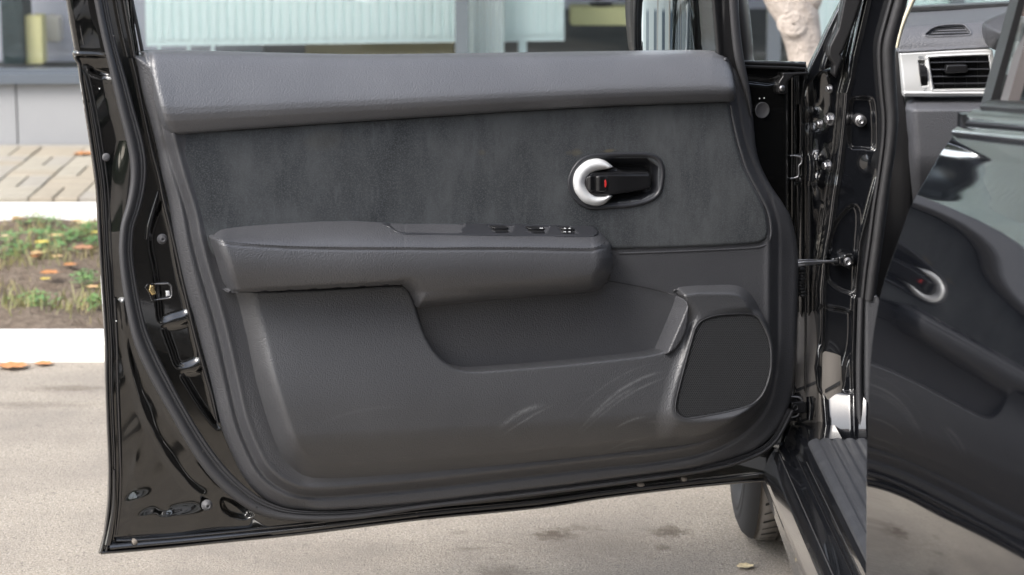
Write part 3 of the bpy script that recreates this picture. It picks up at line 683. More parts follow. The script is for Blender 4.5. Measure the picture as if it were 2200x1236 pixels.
BEZC = np.array([(1240, 390), (1255, 355), (1300, 343), (1390, 342), (1412, 360), (1410, 410), (1380, 426), (1290, 437), (1255, 425)], float)
pad = cr([(312, 122), (322, 110), (500, 113), (700, 118), (800, 119), (1000, 117), (1200, 114), (1400, 111), (1525, 110), (1548, 115), (1564, 130), (1573, 152), (1580, 185), (1581, 208), (1572, 219), (1540, 220), (1450, 223), (1300, 229), (1100, 240), (900, 253), (700, 266), (500, 280), (376, 289), (362, 283), (351, 262), (338, 215), (325, 165)], True, 4)
def card_h(x, y, d):
    g = sdf(G, x, y)
    h = .020 + ro(d, 12, .016)
    h = h + .0165 * ss(g, -3, 16) - .0035 * np.exp(-((g + 5) / 4) ** 2) + .002 * np.exp(-((g - 17) / 7) ** 2)
    right = ss(x, 1480, 1600)
    lf = ss(-x, -np.interp(y, [100, 290, 600, 1000, 1100], [400, 420, 500, 640, 700]), 0 * x - np.interp(y, [100, 290, 600, 1000, 1100], [400, 420, 500, 640, 700]) + 60)
    up_ = 1 - ss(y, 285, 330)
    h = h + lf * (-.011 + .017 * np.clip(d / 28, 0, 1)) + lf * up_ * .006
    return h - right * .010 * ss(-g, 0, 40) - .03 * ss(sdf(pad, x, y), 3, 12) - .05 * ss(sdf(BEZC, x, y), -2, 3)
CARD = relief('door_card', card, card_h, M['trim'], DR, step=3, skirt=.02)

# ---- suede insert
suede = cr([(381, 286), (500, 277), (700, 263), (900, 250), (1100, 237), (1300, 227), (1450, 221), (1560, 217), (1567, 222), (1573, 262), (1584, 310), (1601, 365), (1625, 412), (1644, 452), (1651, 485), (1650, 507), (1638, 521), (1600, 527), (1450, 534), (1315, 538), (1100, 545), (800, 560), (500, 562),
            (467, 556), (455, 549), (443, 533), (434, 500), (421, 455), (407, 405), (393, 352)], True, 4)
def suede_h(x, y, d):
    return .0400 + ro(d, 7, .007) + .0015 * np.sin(x / 160 + .5) * np.sin(y / 90) - .05 * ss(sdf(BEZC, x, y), -2, 3)
relief('suede_insert', suede, suede_h, M['suede'], DR, step=3.5, skirt=.006)
# raised welt beside the insert
ribbon('insert_welt', [(1571, 226, 4, .034), (1577, 262, 4, .034), (1589, 312, 4, .034), (1606, 365, 4, .034), (1630, 412, 4, .034), (1650, 452, 4, .034), (1657, 487, 4, .034), (1655, 512, 4, .034), (1642, 528, 4, .034), (1600, 534, 3, .034), (1450, 541, 3, .034), (1330, 545, 3, .034)], half(6, .004, -.003), M['trim'], DR)

# ---- padded upper rail
padT = [(300, 119), (330, 108), (500, 113), (700, 118), (800, 119), (1000, 117), (1200, 114), (1400, 111), (1530, 110), (1560, 118), (1600, 130)]
padB = [(340, 284), (375, 289), (500, 280), (700, 266), (900, 253), (1100, 240), (1300, 229), (1450, 223), (1540, 220), (1580, 218)]
def pad_h(x, y, d):
    yt, yb = yat(padT, x), yat(padB, x); t = np.clip((y - yt) / (yb - yt), 0, 1)
    h = .010 + np.interp(t, [0, .05, .10, .14, .2, .3, .45, .6, .68, .76, .84, .92, 1], np.array([0, 13, 20, 24, 28.5, 35, 44, 52, 55.5, 56.5, 54, 47.5, 40]) / 1000)
    h = h + .0014 * np.sin(x / 70 + y / 30) * np.sin(y / 22)*0
    e = np.minimum(d, 400); side = np.minimum(np.abs(x - np.interp(y, [110, 165, 215, 262, 289], [318, 325, 338, 351, 365])), np.abs(np.interp(y, [110, 130, 152, 185, 219], [1550, 1564, 1573, 1580, 1580]) - x))
    return h + ro(e, 6, .006) + ro(side, 18, .010)
relief('upper_pad', pad, pad_h, M['pad'], DR, step=3, skirt=.02)

# ---- lower panel with pocket cut-out and speaker pod
rim = [(500, 624), (640, 622), (800, 613), (858, 611), (876, 618), (888, 640), (898, 672), (912, 715), (932, 752), (960, 780), (1000, 795), (1060, 794), (1200, 783), (1300, 773), (1395, 761), (1430, 750), (1453, 730), (1466, 700), (1471, 660), (1469, 640), (1455, 622)]
outr = [(1438, 632), (1443, 618), (1465, 610), (1520, 608), (1580, 607), (1612, 622), (1635, 655), (1652, 700), (1661, 750), (1660, 800), (1650, 850), (1625, 893), (1585, 925), (1530, 950), (1440, 970), (1300, 991), (1118, 1013), (900, 1036), (760, 1050), (700, 1052), (650, 1043), (608, 1008), (583, 962), (559, 893), (537, 818), (520, 740), (508, 694), (498, 655), (490, 630)]
rim_c = cr(rim, False, 4); out_c = cr(outr, False, 4)
low = np.concatenate([rim_c, out_c])
POD = cr([(1443, 640), (1448, 612), (1520, 606), (1590, 606), (1625, 635), (1655, 700), (1663, 770), (1655, 850), (1600, 915), (1480, 940), (1430, 930), (1445, 850), (1475, 740), (1480, 680)], True, 4)
def low_h(x, y, d):
    dr, do = dline(rim_c, x, y), dline(out_c, x, y)
    yc = np.interp(x, [500, 700, 1000, 1200, 1400, 1660], [955, 945, 930, 918, 903, 890])
    S = .058 + .030 * ss(y, 640, 890) - .052 * ss(y, yc - 20, yc + 120)
    S = S + .012 * ss(sdf(POD, x, y), -25, 30)
    W = np.interp(x, [480, 700, 1400, 1500, 1670], [60, 60, 40, 24, 34])
    h = .030 + (S - .030) * ss(do / W, 0, 1) ** .8
    lr = ss(x, 850, 880)
    return h + lr * ro(dr, 6, .009) + (1 - lr) * ro(dr, 7, .01)
# the speaker opening is traced first: the grille is set into the pod
spk = cr([(1497, 701), (1511, 687), (1539, 678), (1570, 675), (1602, 674), (1621, 677), (1635, 690), (1652, 726), (1657, 759), (1656, 795), (1646, 833), (1630, 858), (1607, 873), (1553, 887), (1484, 899), (1467, 898), (1455, 888), (1451, 869), (1464, 814), (1481, 750), (1492, 712)], True, 4)
def spk_h(x, y): return .0745 + (y - 680) * .00009 - (x - 1480) * .00007
def low_h2(x, y, d):
    s = sdf(spk, x, y); h = low_h(x, y, d); k_ = ss(s, -14, -1); h = h * (1 - k_) + spk_h(x, y) * k_
    return h - .004 * ss(s, -1, 3)
# scuffs are real wear: a second, paler material on thin raised traces is avoided; they are part of the colour
def add_scuffs(m, lst):
    N = m.node_tree.nodes; Lk = m.node_tree.links; p = N['Principled BSDF']; tc = N[m['tc']]
    src = p.inputs['Base Color'].links[0].from_socket
    nz = N.new('ShaderNodeTexNoise'); nz.inputs['Scale'].default_value = 240; nz.inputs['Detail'].default_value = 3; Lk.new(tc.outputs['Object'], nz.inputs['Vector'])
    wv = N.new('ShaderNodeTexNoise'); wv.inputs['Scale'].default_value = 18; Lk.new(tc.outputs['Object'], wv.inputs['Vector'])
    ex = np.array([-EU[0], -EU[1], 0])
    tot = None
    for (px0, py0, px1, py1, px2, py2, wd, s) in lst:
        # circle through three points on the panel plane (arc-shaped shoe marks)
        q = [one(D, a, b, .075) - HINGE for a, b in ((px0, py0), (px1, py1), (px2, py2))]
        u = [np.array([v @ ex, v[2]]) for v in q]
        ax, ay = u[0]; bx, by = u[1]; cx, cy = u[2]; dd = 2 * (ax * (by - cy) + bx * (cy - ay) + cx * (ay - by))
        ux = ((ax * ax + ay * ay) * (by - cy) + (bx * bx + by * by) * (cy - ay) + (cx * cx + cy * cy) * (ay - by)) / dd
        uy = ((ax * ax + ay * ay) * (cx - bx) + (bx * bx + by * by) * (ax - cx) + (cx * cx + cy * cy) * (bx - ax)) / dd
        R = math.hypot(ax - ux, ay - uy); L = math.hypot(cx - ax, cy - ay) / 2; mid = q[1]
        d1 = N.new('ShaderNodeVectorMath'); d1.operation = 'DOT_PRODUCT'; d1.inputs[1].default_value = ex; Lk.new(tc.outputs['Object'], d1.inputs[0])
        sz = N.new('ShaderNodeSeparateXYZ'); Lk.new(tc.outputs['Object'], sz.inputs[0])
        cb_ = N.new('ShaderNodeCombineXYZ'); Lk.new(d1.outputs['Value'], cb_.inputs[0]); Lk.new(sz.outputs[2], cb_.inputs[1])
        ds = N.new('ShaderNodeVectorMath'); ds.operation = 'DISTANCE'; ds.inputs[1].default_value = (ux, uy, 0); Lk.new(cb_.outputs[0], ds.inputs[0])
        dm = N.new('ShaderNodeVectorMath'); dm.operation = 'DISTANCE'; dm.inputs[1].default_value = (*((u[0] + u[2]) / 2), 0); Lk.new(cb_.outputs[0], dm.inputs[0])
        e = N.new('ShaderNodeMath'); e.operation = 'SUBTRACT'; Lk.new(ds.outputs['Value'], e.inputs[0]); e.inputs[1].default_value = R
        ab = N.new('ShaderNodeMath'); ab.operation = 'ABSOLUTE'; Lk.new(e.outputs[0], ab.inputs[0])
        m1 = N.new('ShaderNodeMapRange'); m1.inputs[1].default_value = 0; m1.inputs[2].default_value = wd; m1.inputs[3].default_value = s; m1.inputs[4].default_value = 0; Lk.new(ab.outputs[0], m1.inputs[0])
        m2 = N.new('ShaderNodeMapRange'); m2.inputs[1].default_value = L * .7; m2.inputs[2].default_value = L * 1.35; m2.inputs[3].default_value = 1; m2.inputs[4].default_value = 0; Lk.new(dm.outputs['Value'], m2.inputs[0])
        mu = N.new('ShaderNodeMath'); mu.operation = 'MULTIPLY'; Lk.new(m1.outputs[0], mu.inputs[0]); Lk.new(m2.outputs[0], mu.inputs[1])
        if tot is None: tot = mu.outputs[0]
        else:
            mxm = N.new('ShaderNodeMath'); mxm.operation = 'MAXIMUM'; Lk.new(tot, mxm.inputs[0]); Lk.new(mu.outputs[0], mxm.inputs[1]); tot = mxm.outputs[0]
    br = N.new('ShaderNodeMapRange'); br.inputs[1].default_value = .30; br.inputs[2].default_value = .52; Lk.new(nz.outputs['Fac'], br.inputs[0])
    b2 = N.new('ShaderNodeMapRange'); b2.inputs[1].default_value = .35; b2.inputs[2].default_value = .6; b2.inputs[3].default_value = .3; Lk.new(wv.outputs['Fac'], b2.inputs[0])
    f1 = N.new('ShaderNodeMath'); f1.operation = 'MULTIPLY'; Lk.new(tot, f1.inputs[0]); Lk.new(br.outputs[0], f1.inputs[1])
    f2 = N.new('ShaderNodeMath'); f2.operation = 'MULTIPLY'; Lk.new(f1.outputs[0], f2.inputs[0]); Lk.new(b2.outputs[0], f2.inputs[1])
    mx = N.new('ShaderNodeMix'); mx.data_type = 'RGBA'; Lk.new(f2.outputs[0], mx.inputs['Factor']); Lk.new(src, mx.inputs['A']); mx.inputs['B'].default_value = (.125, .128, .134, 1)
    Lk.new(mx.outputs['Result'], p.inputs['Base Color'])
add_scuffs(M['trim_low'], [(1255, 902, 1310, 848, 1400, 803, .0035, .95), (1260, 912, 1322, 860, 1412, 815, .003, .5), (1268, 893, 1305, 862, 1350, 835, .004, .6), (1070, 915, 1100, 890, 1155, 868, .006, .7), (1085, 925, 1125, 897, 1175, 870, .003, .5),
    (1325, 914, 1350, 900, 1375, 893, .003, .9), (1390, 905, 1420, 903, 1450, 908, .003, .5), (1325, 975, 1350, 955, 1380, 945, .003, .6), (1345, 978, 1370, 970, 1400, 968, .003, .5), (1230, 880, 1290, 830, 1370, 790, .002, .3), (700, 900, 760, 880, 840, 872, .004, .15)])
LOW = relief('lower_panel', low, low_h2, M['trim_low'], DR, step=3, skirt=.03)
# pocket: back wall and front end wall
pk = cr([(872, 625), (1000, 600), (1290, 598), (1310, 604), (1380, 617), (1440, 632), (1476, 650), (1476, 700), (1462, 735), (1440, 757), (1395, 768), (1200, 792), (1000, 806), (930, 770), (895, 700)], True, 4)
crs = [(600, 1449), (635, 1444), (660, 1436), (700, 1419), (757, 1394), (800, 1380)]
def pk_h(x, y, d):
    xc = yat(crs, y)
    return .022 + .058 * np.clip((x - xc) / 42, 0, 1) ** .9 + .004 * np.exp(-((x - xc) / 6) ** 2) + .012 * ss(y, 745, 800) * ss(-x, -1390, -1300)
relief('door_pocket', pk, pk_h, M['trim'], DR, step=3, skirt=.01)
ribbon('pocket_seam', [(1308, 604, 1.2, .040), (1380, 617, 1.2, .040), (1430, 629, 1.2, .042), (1447, 634, 1.2, .05)], half(4, .0006, 0), M['seam'], DR)

# ---- armrest
armT = [(455, 505), (462, 497), (473, 492), (521, 485), (594, 479), (691, 473), (760, 472), (808, 475), (832, 477), (1025, 479), (1175, 482), (1275, 485), (1290, 490), (1300, 500), (1312, 520), (1320, 540)]
seamL = [(459, 515), (470, 520), (500, 527), (560, 531), (640, 535), (760, 537), (870, 537), (930, 538), (1000, 537), (1100, 537), (1200, 539), (1270, 540), (1300, 532), (1312, 522), (1320, 515)]
armB = [(492, 622), (500, 628), (640, 622), (800, 614), (858, 612), (875, 620), (887, 640), (897, 660), (912, 661), (950, 656), (1050, 645), (1175, 635), (1275, 626), (1302, 610)]
arm = cr([(459, 508), (463, 499), (473, 492), (521, 485), (594, 479), (691, 473), (770, 472), (808, 475), (832, 477), (1025, 479), (1175, 482), (1268, 485), (1290, 490), (1302, 504), (1311, 525), (1317, 555), (1315, 585), (1302, 610), (1277, 625), (1175, 635), (1050, 645), (950, 656), (912, 661), (897, 661), (888, 642), (877, 623), (860, 613), (800, 615), (640, 623), (500, 629), (494, 624), (486, 600), (475, 560), (465, 530)], True, 4)
armB_c = cr(armB, False, 4)
plate = cr([(831, 479), (838, 490), (850, 499), (868, 504), (890, 505), (1050, 507), (1200, 509), (1262, 510), (1280, 506), (1285, 499), (1280, 490), (1270, 486), (1175, 483), (1025, 480)], True, 4)
def arm_h(x, y, d):
    yt, ys = yat(armT, x), yat(seamL, x); tt = np.clip((ys - y) / np.maximum(ys - yt, 3), 0, 1)
    top = .104 - .068 * tt ** 1.7
    fr = np.clip((y - ys) / 90, 0, 1); front = .104 + .006 * np.sin(fr * math.pi) - .010 * fr ** 2
    h = np.where(y < ys, top, front) - .0022 * np.exp(-((y - ys) / 2.0) ** 2)
    dB = dline(armB_c, x, y); rB = np.interp(x, [480, 850, 900, 1300], [10, 12, 34, 40]); HB = np.interp(x, [480, 850, 900, 1300], [.012, .02, .04, .045])
    h = h + ro(dB, rB, HB)
    dR = np.abs(np.interp(y, [485, 504, 525, 555, 585, 610, 630], [1290, 1302, 1311, 1317, 1315, 1302, 1290]) - x); h = h + ro(dR, 38, .045)
    dLf = np.abs(x - np.interp(y, [490, 515, 560, 600, 628], [462, 459, 475, 486, 495])); h = h + ro(dLf, 26, .035)
    h = h - .0012 * np.exp(-((x - 868) / 3) ** 2) * ss(-y, -545, -500)
    return np.maximum(h, .022) - .003 * ss(sdf(plate, x, y), 0, 2)
ARM = relief('armrest', arm, arm_h, M['arm'], DR, step=2.6, skirt=.03)
# stitching: short raised threads beside the seam
stp = cr([(466, 513), (480, 518), (500, 521), (560, 526), (640, 530), (760, 532), (870, 532), (930, 533), (1000, 532), (1100, 532), (1200, 533), (1260, 534), (1288, 529), (1303, 518)], False, 12)
sl_ = np.concatenate([[0], np.cumsum(np.hypot(*np.diff(stp, axis=0).T))]); sb = MB(); s_ = 0
while s_ < sl_[-1] - 5:
    q = []
    for e in (s_, s_ + 4.2):
        xx, yy = np.interp(e, sl_, stp[:, 0]), np.interp(e, sl_, stp[:, 1]); hh = float(arm_h(np.array([xx]), np.array([yy]), np.array([50.]))[0]); q.append(one(D, xx, yy, hh + .0004))
    sb.tube(q, .0006, 4); s_ += 7
o = sb.out('stitching', M['seam'], ARM); o['kind'] = 'stuff'
# switch plate
tray = cr([(837, 480), (846, 492), (862, 500), (900, 501), (985, 502), (992, 492), (997, 482), (920, 479), (860, 478)], True, 4)
wells = [np.array(q, float) for q in ([(1042, 483), (1107, 484), (1101, 501), (1066, 501)], [(1120, 485), (1184, 486), (1176, 503), (1146, 502)], [(1194, 486), (1226, 486), (1245, 503), (1211, 503)])]
def top_h(x, y):
    yt, ys = yat(armT, x), yat(seamL, x); tt = np.clip((ys - y) / np.maximum(ys - yt, 3), 0, 1); return .104 - .068 * tt ** 1.7
def plate_h(x, y, d):
    h = top_h(x, y) + .0006 + ro(d, 2, .002)
    h = h - .016 * ss(sdf(tray, x, y), -.5, 5)
    for w_ in wells: h = h - .007 * ss(sdf(w_, x, y), -.5, 3.5)
    return h
M['plate'] = mat('smooth_dark_plastic', (.024, .025, .029), .33, bump=[('n', 1200, .0002, .4)])
PL = relief('switch_plate', plate, plate_h, M['plate'], DR, step=1.5, skirt=.004)
M['tray'] = mat('tray_sky_reflection', (.20, .21, .235), .4)  # pale blue-grey puts the reflected sky into the tray's colour
relief('grab_tray', tray + (tray.mean(0) - tray) * np.array([.04, .2]), lambda x, y, d: top_h(x, y) - .0145 + .010 * ss(-d, -4, 0), M['tray'], PL, step=2, skirt=.002)
for q in (wells[0], wells[1], wells[2]):
    c = q.mean(0)
    for dy, a in ((-3.6, .006), (3.6, .0005)):
        kk = np.array([c + (-25 + 0 * dy, dy - 3.2), c + (6, dy - 3.2), c + (13, dy + 3.2), c + (-16, dy + 3.2)]) if len(q) and q is not wells[2] else np.array([c + (-17, dy - 3.2), c + (6, dy - 3.2), c + (16, dy + 3.2), c + (-8, dy + 3.2)])
        sw = relief('window_switch', cr(kk, True, 3), lambda x, y, d, a=a: top_h(x, y) + .001 + a * .5 + ro(d, 2.2, .004), M['black_plastic'], PL, step=1.3, skirt=.008)
        if q is wells[2] or (q is wells[1] and dy < 0):
            marks = MB()
            for i, (mx_, w_) in enumerate([(-8, 3), (2, 3)] if q is wells[2] else [(3, 4)]):
                pts_ = [(c[0] + mx_, c[1] + dy - 1), (c[0] + mx_ + w_ * 1.6, c[1] + dy - 1), (c[0] + mx_ + w_ * 1.8, c[1] + dy + 1), (c[0] + mx_ + .3, c[1] + dy + 1)]
                marks.add([one(D, a_, b_, float(top_h(np.array([a_]), np.array([b_]))[0]) + .0022 + a * .5) for a_, b_ in pts_], [(3, 2, 1, 0)])
            marks.out('switch_symbol', M['silver'], PL)

# ---- interior handle
bez = cr([(1219, 393), (1222, 376), (1231, 358), (1245, 342), (1267, 332), (1296, 329), (1325, 327.5), (1355, 327), (1391, 328), (1410, 333), (1422, 344), (1428, 361), (1429, 375), (1428, 387), (1425, 405), (1419, 419), (1406, 431), (1384, 440), (1355, 446), (1311, 449), (1285, 451), (1267, 451), (1245, 441), (1229, 424), (1221, 408)], True, 4)
def bez_h(x, y, d):
    h = .043 + ro(d, 4, .004)
    return h - .028 * ss(d, 5, 30) * ss(x, 1235, 1300)
M['bezel'] = mat('handle_bezel_plastic', (.026, .027, .031), .36, bump=[('n', 1500, .0002, .4)])
HB_ = relief('handle_bezel', bez, bez_h, M['bezel'], DR, step=1.8, skirt=.004)
# dark cavity behind the lever
cav = cr([(1300, 352), (1340, 352), (1385, 355), (1397, 366), (1399, 400), (1390, 414), (1350, 421), (1310, 424), (1295, 400), (1294, 370)], True, 4)
relief('handle_cavity', cav, lambda x, y, d: .020 - .004 * ss(d, 0, 8), M['black_plastic'], HB_, step=2, skirt=.001)
ring_o = [(1318, 359), (1311, 353), (1303, 347), (1292, 342), (1279, 341), (1262, 345), (1244, 358), (1234, 373), (1231, 390), (1234, 409), (1243, 424), (1257, 437), (1279, 443), (1296, 440), (1308, 431), (1317, 421)]
ring_i = [(1302, 421), (1282, 421), (1270, 413), (1262, 403), (1258, 393), (1262, 383), (1270, 373), (1284, 367), (1302, 364)]
ring = np.concatenate([cr(ring_o, False, 4), cr(ring_i, False, 4)])
ri_c = cr(ring_i, False, 4); ro_c = cr(ring_o, False, 4)
def ring_h(x, y, d):
    a, b = dline(ri_c, x, y), dline(ro_c, x, y); t = b / (a + b + 1e-6)
    return .041 + .013 * np.sin(math.pi * np.clip(t * .75 + .12, 0, 1)) + ro(d, 3, .003)
relief('handle_ring', ring, ring_h, M['silver'], HB_, step=1.5, skirt=.02)
lev = cr([(1262, 378), (1268, 371), (1278, 366), (1300, 363), (1320, 360), (1330, 364), (1345, 368), (1375, 367), (1390, 368), (1397, 375), (1398, 398), (1393, 405), (1370, 411), (1330, 417), (1300, 422), (1275, 421), (1262, 412), (1258, 395)], True, 4)
def lev_h(x, y, d):
    return .047 + .004 * ss(y, 372, 374 + 5) + ro(d, 5, .008) - .010 * ss(x, 1310, 1400) - .006 * ss(-y, -374, -366) + .003 * np.exp(-((y - 372 + (x - 1300) * .01) / 2.5) ** 2)
LV = relief('handle_lever', lev, lev_h, M['black_plastic'], HB_, step=1.5, skirt=.014)
tab = cr([(1256, 393), (1258, 382), (1265, 377), (1285, 377), (1302, 377), (1308, 382), (1311, 394), (1308, 407), (1301, 413), (1280, 413), (1264, 411), (1258, 403)], True, 4)
TB = relief('lock_tab', tab, lambda x, y, d: .052 + ro(d, 4, .006) + .004 * np.exp(-((x - 1269) / 5) ** 2) - .002 * np.exp(-((x - 1278) / 4) ** 2) + .0025 * np.exp(-((x - 1289) / 6) ** 2), M['black_plastic'], DR, step=1.2, skirt=.01)
relief('lock_mark', cr([(1299.6, 389), (1301, 387), (1302.6, 389), (1303.4, 396), (1302.2, 402), (1300.8, 403), (1299.8, 401)], True, 3), lambda x, y, d: .0535 + 0 * d, M['red'], TB, step=.8, skirt=.001)

# ---- speaker grille: a pierced plate (real holes) in a rim
sp_in = spk + (spk.mean(0) - spk) * .02
ribbon('speaker_rim', [(x, y, 1.1, spk_h(x, y) - .001) for x, y in spk[::3]] + [(spk[0][0], spk[0][1], 1.1, spk_h(spk[0][0], spk[0][1]))], half(5, .0018, -.003), M['trim_low'], DR, n=3)
M['grille'] = mat('black_grille_plastic', (.034, .035, .038), .5)
GR = relief('speaker_grille_backing', sp_in, lambda x, y, d: spk_h(x, y) - .0037, M['seam'], DR, step=5, skirt=.001)
GR.name = 'speaker_backing'
pit = 4.4; V = []; Fs = []
by0, by1 = spk[:, 1].min(), spk[:, 1].max(); rows = int((by1 - by0) / (pit * .866)) + 1
cxs = []; 
for r_ in range(rows):
    y_ = by0 + r_ * pit * .866
    for c_ in range(60): cxs.append((spk[:, 0].min() + c_ * pit + (r_ % 2) * pit / 2, y_))
cxs = np.array(cxs); keep = sdf(sp_in, cxs[:, 0], cxs[:, 1]) > 1.6; cxs = cxs[keep]
ang = np.arange(6) * math.pi / 3 + math.pi / 6
ox, oy = np.cos(ang) * pit / math.sqrt(3), np.sin(ang) * pit / math.sqrt(3)
rx, ry_ = np.cos(ang) * pit * .42, np.sin(ang) * pit * .42
ax_ = np.concatenate([cxs[:, :1] + ox, cxs[:, :1] + rx, cxs[:, :1] + rx * .9], 1); ay_ = np.concatenate([cxs[:, 1:] + oy, cxs[:, 1:] + ry_, cxs[:, 1:] + ry_ * .9], 1)
hh = spk_h(ax_, ay_) - .0020; hh[:, 12:] -= .002; hh[:, :6] += .0003
V = D(ax_.ravel(), ay_.ravel(), hh.ravel())
for i in range(len(cxs)):
    b = i * 18
    for k in range(6):
        k2 = (k + 1) % 6; Fs += [(b + k, b + k2, b + 6 + k2, b + 6 + k), (b + 6 + k, b + 6 + k2, b + 12 + k2, b + 12 + k)]
mesh('speaker_grille', V, Fs, M['grille'], DR, False)

# ---- window glass, frame rails, mirror triangle
M['carglass'] = glass_mat('car_window_glass', (.95, .985, .98), 1.5)
relief('window_glass', np.array([(278, -40), (290, 40), (306, 118), (320, 140), (1000, 140), (1535, 128), (1534, 100), (1527, 0), (1524, -40)], float), -.030, M['carglass'], DR, step=30, skirt=.004)
ribbon('glass_channel', [(278, -30, 4, -.01), (285, 10, 4, -.01), (296, 62, 4, -.01), (306, 112, 4, -.01)], half(5, .006, -.02), M['rubber_dark'], DR)
ribbon('frame_bead', [(244, -30, 3, .006), (254, 30, 3, .006), (264, 80, 3, .006), (274, 122, 3, .006)], half(5, .004, -.006), M['paint_smooth'], DR)
relief('front_frame', np.array([(1524, -40), (1586, -40), (1588, 40), (1592, 105), (1597, 133), (1612, 195), (1618, 240), (1600, 240), (1560, 150), (1536, 118), (1531, 60), (1527, 0)], float),
       lambda x, y, d: .012 + .006 * np.sin((x - np.interp(y, [0, 120], [1527, 1537])) / 6.0) * ss(-x, -1556, -1550) + ro(d, 4, .006), M['satin_black'], DR, step=2.5, skirt=.045)
ribbon('front_seal', [(1574, -40, 10, .018), (1577, 20, 10, .018), (1582, 80, 10, .018), (1589, 130, 10, .018), (1600, 175, 8, .016), (1609, 215, 5, .012), (1614, 250, 2, .008)], half(8, .007, -.006), M['rubber'], DR)
# sill behind the frame and the bracket
ribbon('front_top_rail', [(1590, 138, 8, .004), (1640, 140, 8, .004), (1700, 142, 8, .004), (1731, 144, 8, .004)], [(-1, -.03), (-1, .004), (-.6, .006), (-.1, .0045), (0, .001), (.15, .0045), (.6, .006), (1, .003), (1, -.03)], M['satin_black'], DR)
BK = relief('bracket', np.array([(1680, 156), (1733, 154), (1737, 160), (1706, 163), (1692, 176), (1690, 181), (1689, 199), (1685, 203), (1674, 202), (1671, 198), (1671, 178), (1681, 163)], float), lambda x, y, d: .010 + ro(d, 3, .004), M['satin_black'], DR, step=1.6, skirt=.012)
disc('bracket_screw', 1680, 190, 7, .011, [(1, 0), (1, .2), (.8, .5), (.4, .62)], M['steel'], n=16)
CKB = relief('lower_bracket', np.array([(1700, 864), (1727, 862), (1733, 868), (1732, 886), (1725, 888), (1697, 888)], float), lambda x, y, d: -.004 + ro(d, 3, .004), M['satin_black'], DR, step=1.6, skirt=.012)
disc('bracket_bolt', 1709, 876, 7, -.003, [(1, 0), (1, .3), (.75, .5), (.7, .2), (.3, .2)], M['satin_black'], n=16)

# side mirror outside the glass
mh = -.10
mo = cr([(1352, 60), (1350, 0), (1356, -70), (1380, -110), (1500, -120), (1585, -90), (1604, -20), (1615, 60), (1618, 115), (1612, 150), (1500, 165), (1400, 160), (1362, 120)], True, 5)
MHs = relief('mirror_housing', mo, lambda x, y, d: mh + ro(d, 24, .03) - .012 * ss(d, 10, 30) * ss(-x, -1560, -1530), M['satin_black'], DR, step=3, skirt=.012)
mg = cr([(1376, 60), (1378, 0), (1390, -60), (1420, -90), (1490, -90), (1502, -40), (1506, 20), (1508, 90), (1505, 150), (1400, 150), (1382, 120)], True, 5)
M['mirror'] = mat('mirror_glass', (.9, .93, .93), .0, metal=1)
def mg_h(x, y, d): return mh + .014 + (x - 1440) * .00030 - .0000011 * (x - 1440) ** 2 + (y - 50) * .00007
relief('mirror_glass', mg, mg_h, M['mirror'], MHs, step=3, skirt=.004)
ribbon('mirror_edge', [(1371, 150, 5, mh + .008), (1366, 100, 5, mh + .008), (1365, 40, 5, mh + .008), (1369, -30, 5, mh + .008), (1378, -70, 5, mh + .008)], half(5, .006, -.01), M['satin_black'], MHs)

# ================================================================== THE CAR
BY = 4.33
BP = YP(BY)
# ---- hinge pillar, painted
body = [(1738, 164), (1752, 150), (1790, 148), (1806, 118), (1824, 60), (1842, -30), (1945, -30), (1926, 50), (1914, 130), (1918, 250), (1916, 330), (1900, 400), (1885, 520), (1873, 640), (1868, 760), (1866, 900), (1868, 1045), (1868, 1080), (1700, 1080), (1672, 1020), (1680, 960), (1694, 900), (1700, 860), (1702, 700), (1702, 420), (1712, 300), (1722, 220)]
edge = [(0, 1850), (60, 1836), (120, 1822), (170, 1814), (200, 1806), (240, 1803), (300, 1797), (360, 1790), (420, 1780), (500, 1770), (560, 1760), (620, 1754), (740, 1752), (790, 1741), (830, 1744), (850, 1756), (950, 1764), (1100, 1780)]
box_ = cr([(1830, 212), (1850, 208), (1870, 210), (1877, 222), (1880, 260), (1880, 310), (1876, 323), (1850, 321), (1826, 318), (1822, 290), (1824, 240)], True, 3)
cav1 = cr([(1776, 540), (1774, 580), (1780, 605), (1800, 622), (1825, 632), (1838, 636), (1838, 590), (1842, 540), (1846, 460), (1830, 440), (1800, 470), (1782, 510)], True, 3)
cav2 = cr([(1756, 662), (1790, 660), (1825, 668), (1830, 680), (1828, 740), (1816, 790), (1808, 838), (1770, 838), (1766, 790), (1756, 740)], True, 3)
